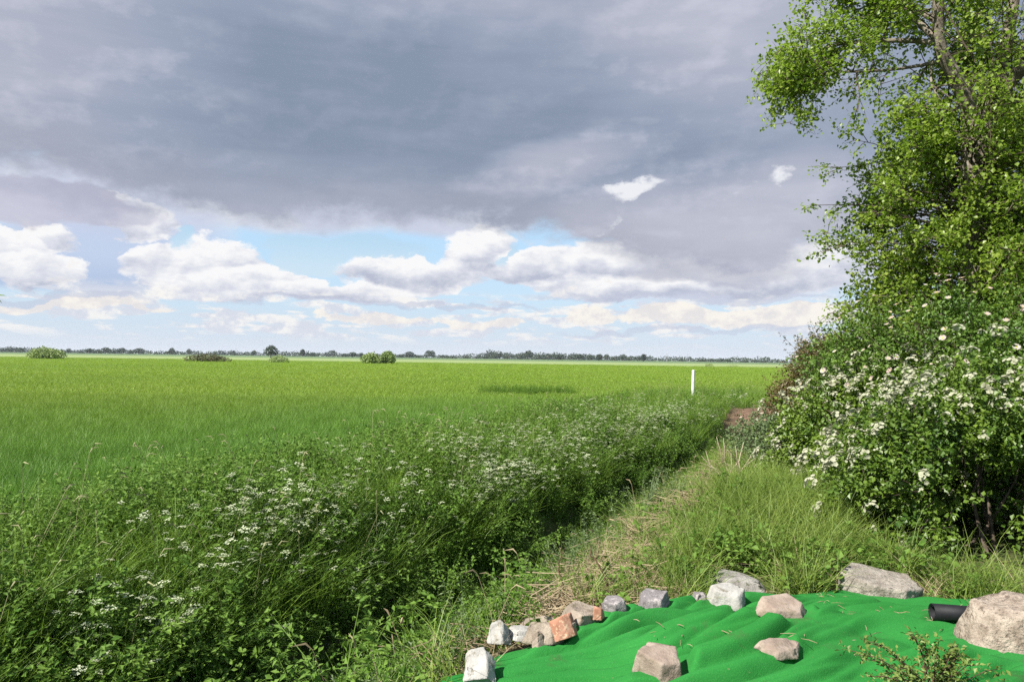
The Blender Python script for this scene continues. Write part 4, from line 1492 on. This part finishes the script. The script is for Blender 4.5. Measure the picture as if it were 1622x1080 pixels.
def branch(p0, d, L, nt, nl, tl=.45, droop=.1, w=.014, sp=.065, tmin=.25):
    """a side branch with nt leafy twigs along it"""
    d = unit(np.asarray(d, float))
    t = np.linspace(0, 1, 5)
    pts = p0 + d * (L * t)[:, None] + np.cumsum(rng.normal(0, .035 * L, (5, 3)), 0) * t[:, None]
    pts[:, 2] += -droop * L * t ** 2
    TW.tube(pts, np.linspace(w, w * .25, 5), 4, cap=False)
    for k in range(nt):
        tt = rng.uniform(tmin, 1.0)
        i = min(int(tt * 4), 3)
        c = pts[i] + (pts[i + 1] - pts[i]) * (tt * 4 - i)
        leafy_twig(c, d * .55 + unit(rng.normal(0, 1, 3)) * .9 + [0, 0, .12], tl * rng.uniform(.5, 1.2), nl, sp=sp)


# upper crown: side branches off the limbs
for q, rr in LIMBS[1:]:
    ln = np.sum(np.linalg.norm(np.diff(q, axis=0), axis=1))
    thin = rr[0] < .06
    nb = int(ln * (10 if thin else 8))
    for _ in range(nb):
        t = rng.uniform(.30 if not thin else .42, 1.0)
        f = t * (len(q) - 1)
        i = min(int(f), len(q) - 2)
        c = q[i] + (q[i + 1] - q[i]) * (f - i)
        along = unit(q[i + 1] - q[i])
        if c[2] > 7.4 and rng.random() < .5:
            continue
        branch(c, along * .5 + unit(rng.normal(0, 1, 3)) + [0, 0, .1], rng.uniform(.5, 1.1) * (.75 if thin else 1.25), 9, 17, .42, .12, .012)
# a weeping spray at the far left
for _ in range(16):
    c = px3(rng.uniform(1235, 1330), rng.uniform(60, 130), rng.uniform(10.3, 11.2))
    branch(c, [-.35 + rng.normal(0, .4), rng.normal(0, .5), -.6], rng.uniform(.35, .75), 5, 13, .32, .25, .007)
# short shoots clothing the trunk
def clothe(n, z0, z1, rmax, rmin, tw=9, nl=15, cx=6.5, cy=10.5):
    for _ in range(n):
        z = rng.uniform(z0, z1)
        a = rng.uniform(0, 6.283)
        c = np.array([cx, cy, z]) + np.array([math.cos(a), math.sin(a), 0]) * .2
        side = math.cos(a)
        L = rng.uniform(rmin, rmax) * (1.0 if side < 0 else .62)
        branch(c, [math.cos(a), math.sin(a), rng.uniform(.05, .5)], L, tw, nl, .42, .10, .013, .055, .48)


clothe(175, 1.7, 4.9, 2.1, .8, 11, 20)
clothe(64, 3.3, 5.0, 1.6, .5, 11, 18)
clothe(50, 1.6, 3.4, 1.3, .5, 9, 16)
clothe(26, 4.6, 5.5, 1.1, .4)
for _ in range(30):                                   # upright shoots between the forks
    c = fork + np.array([rng.normal(0, .35), rng.normal(.2, .5), rng.uniform(-.3, .6)])
    branch(c, [rng.normal(0, .35), rng.normal(.1, .4), 1.0], rng.uniform(.8, 2.0), 9, 13, .38, .0, .012)
pos_, dir_, rn_ = np.concatenate(LP), np.concatenate(LD), np.concatenate(LR)
front = np.zeros(len(pos_), bool)                      # few leaves hang in front of the bare fork
for q, rr in LIMBS[:4]:
    for m_ in (q if q is not LIMBS[0][0] else q[-4:]):
        if m_[2] < 4.4:
            continue
        w_ = m_ - np.array([0, 0, CAM_H])
        L_ = np.linalg.norm(w_)
        w_ /= L_
        rel = pos_ - np.array([0, 0, CAM_H])
        al = rel @ w_
        front |= (al < L_) & (np.linalg.norm(rel - al[:, None] * w_, axis=1) < .24)
kp = ~front | (rng.random(len(pos_)) < .40)
pos_, dir_, rn_ = pos_[kp], dir_[kp], rn_[kp]
v, t, r = leaf_arrays(pos_, dir_, .060, rn_, .88, .15, None, .35)
obj('foliage', mesh('foliage', v - tbn, t, M_poplar, {'rnd': r}), tree, kind='stuff')
TW.v = [a_ - tbn for a_ in TW.v]
obj('twigs', TW.mesh('twigs', M_twig), tree, kind='stuff')

# a sapling just outside the left edge: one leaf of it shows
sg = Vector((-3.35, 4.0, 0))
sg.z = float(H(sg.x, sg.y)) - .05
sap = obj('sapling', None, None, sg, label='young sapling at the left, one green leaf showing against the sky', cat='sapling')
tipp = np.array(at_depth(-3, 468, 4.0)) - np.array(sg)
b = Buf()
b.tube([[0, 0, 0], [-.05, .02, tipp[2] * .5], [-.1, 0, tipp[2] * 1.02], [-.12, .05, tipp[2] * 1.25]], [.014, .012, .008, .003], 6)
obj('stem', b.mesh('stem', M_twig, True), sap)
b = Buf()
b.tube([[-.1, 0, tipp[2] * .97], (tipp + [-.1, 0, tipp[2]]) / 2 + [0, 0, .03], tipp], [.005, .004, .0018], 4)
obj('twig', b.mesh('twig', M_twig, True), sap)
lp, ld = [tipp, tipp + [-.02, 0, -.005]], [[1, 0, .1], [.8, .3, -.7]]
for k in range(60):
    a = rng.uniform(0, 6.28)
    lp.append([-.14 + .13 * math.cos(a) - .08, .16 * math.sin(a), tipp[2] * rng.uniform(.7, 1.3)])
    ld.append([math.cos(a) - .4, math.sin(a), 0])
v, t, r = leaf_arrays(np.array(lp), np.array(ld), .05, rng.random(len(lp)), .6, .2, None, .12)
obj('foliage', mesh('foliage', v, t, M_poplar, {'rnd': r}), sap, kind='stuff')


# ---------------------------------------------------------------- field bushes and far trees
def puff(n, lobes, size, seed):
    r = np.random.default_rng(seed)
    P_, N_ = [], []
    for (cx, cy, cz, rx, ry, rz) in lobes:
        k = max(12, int(n * rx * rz / sum(l[3] * l[5] for l in lobes)))
        d = unit(r.normal(0, 1, (k, 3)))
        lp = 1 + .5 * (fbm(d[:, 0] * 2 + cx, d[:, 1] * 2 + d[:, 2] * 2, 1.7, seed, 2) - .5)
        P_.append(np.array([cx, cy, cz]) + d * [rx, ry, rz] * (lp * r.uniform(.72, 1.0, k))[:, None])
        N_.append(d)
    p, nn = np.concatenate(P_), np.concatenate(N_)
    k = p[:, 2] > 0
    p, nn = p[k], nn[k]
    return leaf_arrays(p, nn * .5 + rng.normal(0, .6, p.shape), size, rng.random(len(p)), .9, .2, nn, .5)


def far_bush(px, py_top, py_base, wpx, dist, m_, n, label, seed, lobes=4, name='field_bush', cat='bush', group=None, brown=None):
    c = at_depth(px, py_base, dist)
    c.z = float(H(c.x, c.y)) - .1
    k = dist / FPX
    w, h = wpx * k, (py_base - py_top) * k + .1
    r = np.random.default_rng(seed)
    L = [(0, 0, h * .48, w * .36, w * .33, h * .52)]
    for j in range(lobes):
        t = (j + .5) / lobes - .5
        L.append((t * w * .8, r.normal(0, w * .1), h * r.uniform(.28, .50), w * r.uniform(.17, .27), w * .25, h * r.uniform(.33, .42)))
    v, t, rr = puff(n, L, h * .13, seed)
    o = obj(name, None, None, c, label=label, cat=cat, group=group)
    obj('foliage', mesh('foliage', v, t, m_, {'rnd': rr}), o, kind='stuff')
    s_ = Buf()
    for j in range(5):
        x0 = r.uniform(-.3, .3) * w
        s_.tube([[x0 * .5, 0, -.1], [x0, r.normal(0, .2), h * .6]], [.09, .04], 5)
    obj('stems', s_.mesh('stems', M_bark), o, kind='stuff')
    return o


far_bush(70, 545, 566, 60, 190, M_farbush, 2200, 'pale olive spreading bush, leftmost on the field edge near the horizon', 3, 4)
far_bush(112, 560, 565, 14, 190, M_farbush, 300, 'tiny green bush just right of the pale olive bush', 4, 2)
far_bush(330, 555, 570, 66, 175, M_farbrown, 2200, 'low dark brownish thorn clump standing out in the field', 5, 6, 'thorn_clump', 'bush')
far_bush(441, 557, 570, 38, 180, M_farbush, 1200, 'light green low bush in front of the round dark tree', 6, 3)
far_bush(589, 553, 572, 34, 185, M_farbush, 1500, 'round green bush, left one of the touching pair mid field', 7, 3)
far_bush(615, 550.5, 572, 28, 188, M_farbush, 1400, 'taller green bush, right one of the touching pair mid field', 8, 2)
far_bush(1123, 570, 577.5, 17, 230, M_farbush, 400, 'small yellow green bush below the far wood right of the white post', 9, 2)
far_bush(1160, 571, 577, 22, 235, M_farbush, 400, 'small low bush right of the yellow green one near the blossom bushes', 10, 3)


def tree_mesh(k, kind):
    r = np.random.default_rng(100 + k)
    if kind == 'round':
        L = [(0, 0, .60, .36, .34, .36), (-.22, 0, .48, .26, .26, .28), (.22, .05, .50, .27, .26, .28), (.05, 0, .80, .22, .22, .18)]
    elif kind == 'tall':
        L = [(0, 0, .55, .17, .17, .40), (.03, 0, .80, .12, .12, .20), (-.04, 0, .35, .15, .15, .22)]
    else:
        L = [(-.5, 0, .36, .36, .3, .30), (0, .1, .45, .40, .3, .36), (.5, 0, .38, .36, .3, .32), (.2, -.1, .62, .26, .25, .22)]
    v, t, rr = puff(420, L, .11, 100 + k)
    b = Buf()
    b.add(v, t, 0)
    b.r[-1] = rr
    b.tube([[0, 0, -.03], [0, 0, .3], [.02, 0, .62]], [.045, .035, .015], 6, 1)
    b.tube([[0, 0, .3], [.16, .02, .55]], [.025, .01], 5, 1)
    b.tube([[0, 0, .28], [-.15, 0, .5]], [.022, .01], 5, 1)
    return b.mesh('far_tree', [M_farleaf, M_bark])


TM = {kd: [tree_mesh(k + 10 * j, kd) for k in range(4)] for j, kd in enumerate(('round', 'tall', 'wide'))}


def horizon(px): return 557.6 + (px / 800.0) * 12 if px < 800 else 569.6 + (px - 800) * .0098


def far_tree(px, top, wpx, dist, kind, label=None):
    c = at_depth(px, horizon(px), dist)
    c.z = -.45
    h = 1.5 + (CAM_H + .45) + dist * (HORZ - top + (px - CX) * math.tan(ROLL)) / FPX
    w = 1.3 * wpx * dist / FPX
    kw = {'round': .95, 'tall': .42, 'wide': 1.75}[kind]
    obj('far_tree', TM[kind][int(rng.integers(4))], None, c, (0, 0, rng.uniform(-.4, .4)), (w / kw, w / kw, h / 1.0),
        label=label or next(t for lim, t in (
        (60, 'far tree on the skyline at or left of the pale olive bush'), (240, 'far skyline tree between the pale olive bush and the brown thorn clump'), (310, 'small lone far tree just left of the brown thorn clump'),
        (420, 'far skyline tree between the brown thorn clump and the round dark tree'), (575, 'far skyline tree between the round dark tree and the touching pair of bushes'),
        (780, 'far skyline tree just right of the touching pair of bushes'), (935, 'far tree in the dense skyline wood above the dark green patch'), (1060, 'far tree at the right end of the dense skyline wood'),
        (9999, 'far skyline tree between the white post and the blossom bushes')) if px < lim), cat='tree', group='trees along the far horizon')


far_tree(429, 550.5, 17, 520, 'round', 'round dark green tree rising behind the light green low bush')
for px, top, w, kd in ((31, 550, 16, 'wide'), (5, 551, 14, 'wide'), (109, 552.5, 6, 'round'), (141, 552.5, 8, 'round'), (167, 551, 12, 'round'), (193, 552, 12, 'round'), (220, 552, 14, 'round'), (205, 554, 12, 'wide'),
                       (180, 554, 14, 'wide'), (155, 554.5, 14, 'wide'), (128, 557, 12, 'wide'), (272, 552, 8, 'round'), (299, 553.5, 7, 'round'), (402, 556, 7, 'round'), (479, 554.5, 6, 'tall'), (494, 558, 14, 'wide'),
                       (516, 557, 14, 'wide'), (526, 555.5, 12, 'round'), (545, 561, 14, 'wide'), (558, 558.5, 12, 'round'), (572, 560, 8, 'round'), (636, 560, 12, 'wide'), (648, 557.5, 14, 'round'), (664, 562, 12, 'wide'),
                       (678, 555.5, 9, 'round'), (684, 556, 9, 'round'), (700, 562, 14, 'wide'), (716, 564, 14, 'wide'), (735, 562, 12, 'wide'), (752, 564.5, 16, 'wide'), (770, 563, 14, 'wide'),
                       (788, 560, 16, 'round'), (806, 559.5, 18, 'wide'), (822, 560, 16, 'wide'), (837, 556, 12, 'round'), (852, 561, 16, 'wide'), (868, 560, 16, 'wide'), (885, 562, 12, 'round'), (903, 563, 14, 'wide'),
                       (917, 562, 14, 'round'), (935, 563, 10, 'round'), (949, 562, 9, 'tall'), (961, 561.5, 8, 'round'), (974, 563, 12, 'wide'), (986, 562, 12, 'round'), (998, 563, 12, 'wide'), (1010, 562.5, 12, 'wide'), (1019, 562, 8, 'tall'),
                       (1112, 569, 14, 'wide'), (1126, 567.5, 14, 'wide'), (1140, 568, 12, 'wide'), (1152, 570, 10, 'round'), (1180, 571, 12, 'wide'), (1196, 570, 12, 'wide'), (1210, 571, 12, 'wide'),
                       (340, 558.5, 10, 'wide'), (372, 559.5, 12, 'wide'), (250, 557.5, 10, 'wide'), (1240, 571, 14, 'wide'), (1275, 571, 14, 'round')):
    far_tree(px, top, w, rng.uniform(1350, 1650), kd)
# the continuous dark belt behind them
L = []
for px in np.cumsum(rng.uniform(2, 9, 330)) - 260:
    d = 1900 + 120 * math.sin(px * .02)
    base = at_depth(px, horizon(px), d)
    tall = 3.6 + 2.6 * math.sin(px * .017 + 1) + 2.0 * math.sin(px * .043) + (6 if 770 < px < 1030 else 0) + (3 if 130 < px < 225 else 0)
    h = max(3.0, tall) * rng.uniform(.8, 1.7) + 4
    L.append((base.x, base.y + rng.normal(0, 20), h * .30, rng.uniform(7, 26), 8, h * .62))
v, t, rr = puff(26000, L, 3.6, 77)
v[:, 2] -= .5
obj('far_wood', mesh('far_wood', v, t, M_farleaf, {'rnd': rr}), label='low dark belt of far woods along the horizon', cat='wood', kind='stuff')

M_pole = plain_mat('grey pole', (.20, .20, .20), (.30, .30, .30), 2)
for px, top, lab in ((1056, 559.5, 'faint thin pole on the horizon just left of the white post'), (1089, 560.5, 'faint thin pole on the horizon directly above the white post')):
    c = at_depth(px, horizon(px), 900)
    c.z = -.45
    hh = 2.1 + 900 * (HORZ - top + (px - CX) * math.tan(ROLL)) / FPX
    b = Buf()
    b.tube([[0, 0, -.3], [0, 0, hh]], [.22, .14], 6)
    b.tube([[-1.1, 0, hh - .8], [1.1, 0, hh - .8]], [.09, .09], 4)
    obj('utility_pole', b.mesh('utility_pole', M_pole), None, c, label=lab, cat='pole')

# ---------------------------------------------------------------- brick house glimpsed through the leaves on the right
M_brickw = plain_mat('house brick', (.34, .17, .12), (.46, .26, .19), 3, .9, .1)
M_tile = plain_mat('roof tile', (.28, .12, .085), (.38, .19, .14), 3, .9, .1)
M_wht = plain_mat('white window frame', (.72, .73, .74), (.80, .80, .80), 3, .5, .3)
M_gls, T = mat('window glass')
finish(T, principled(T, (.10, .14, .18), .06, .5))
hs = obj('brick_house', None, None, (24.0, 27.5, -.2), (0, 0, R(-8)), label='red brick house with white windows glimpsed through leaves at the right', cat='house')


def box(b, c, s_, mi=0):
    c, s_ = np.array(c, float), np.array(s_, float) / 2
    v = np.array([[x, y, z] for x in (-1, 1) for y in (-1, 1) for z in (-1, 1)]) * s_ + c
    q = [(0, 1, 3, 2), (4, 6, 7, 5), (0, 4, 5, 1), (2, 3, 7, 6), (0, 2, 6, 4), (1, 5, 7, 3)]
    b.add(v, [t for f in q for t in ((f[0], f[1], f[2]), (f[0], f[2], f[3]))], mi)


b = Buf()
box(b, (0, 0, 2.4), (9, 6, 4.8))
obj('wall', b.mesh('wall', M_brickw), hs)
b = Buf()
b.add([(-4.8, -3.3, 4.7), (4.8, -3.3, 4.7), (4.8, 3.3, 4.7), (-4.8, 3.3, 4.7), (-4.8, 0, 6.9), (4.8, 0, 6.9)],
      [(0, 1, 5), (0, 5, 4), (2, 3, 4), (2, 4, 5), (0, 4, 3), (1, 2, 5), (0, 3, 2), (0, 2, 1)])
obj('roof', b.mesh('roof', M_tile), hs)
b = Buf()
box(b, (2.6, 0, 7.0), (.8, .6, 1.4))
obj('chimney', b.mesh('chimney', M_brickw), hs)
for wx in (-3.0, 0.0, 3.0):
    for wz in (1.5, 3.7):
        b = Buf()
        for ox, oz, sx_, sz_ in ((-.62, 0, .08, 1.2), (.62, 0, .08, 1.2), (0, .64, 1.32, .08), (0, -.64, 1.32, .08), (0, 0, .06, 1.2)):
            box(b, (wx + ox, -3.03, wz + oz), (sx_, .10, sz_))
        f_ = obj('window', b.mesh('window', M_wht), hs)
        b = Buf()
        box(b, (wx, -3.012, wz), (1.15, .02, 1.18))
        obj('pane', b.mesh('pane', M_gls), f_)

# ---------------------------------------------------------------- haze
M_hz = bpy.data.materials.new('haze')
M_hz.use_nodes = True
T = NT(M_hz.node_tree)
T.n.clear()
pv_ = T.n.new('ShaderNodeVolumePrincipled')
pv_.inputs['Color'].default_value = (.80, .88, 1.0, 1)
pv_.inputs['Density'].default_value = .00005
ho = T.n.new('ShaderNodeOutputMaterial')
T.l.new(pv_.outputs[0], ho.inputs['Volume'])
b = Buf()
box(b, (0, 2300, 6.75), (9400, 5600, 34.5))
obj('haze', b.mesh('haze', M_hz), label='thin pale haze over the far fields', cat='haze', kind='stuff')
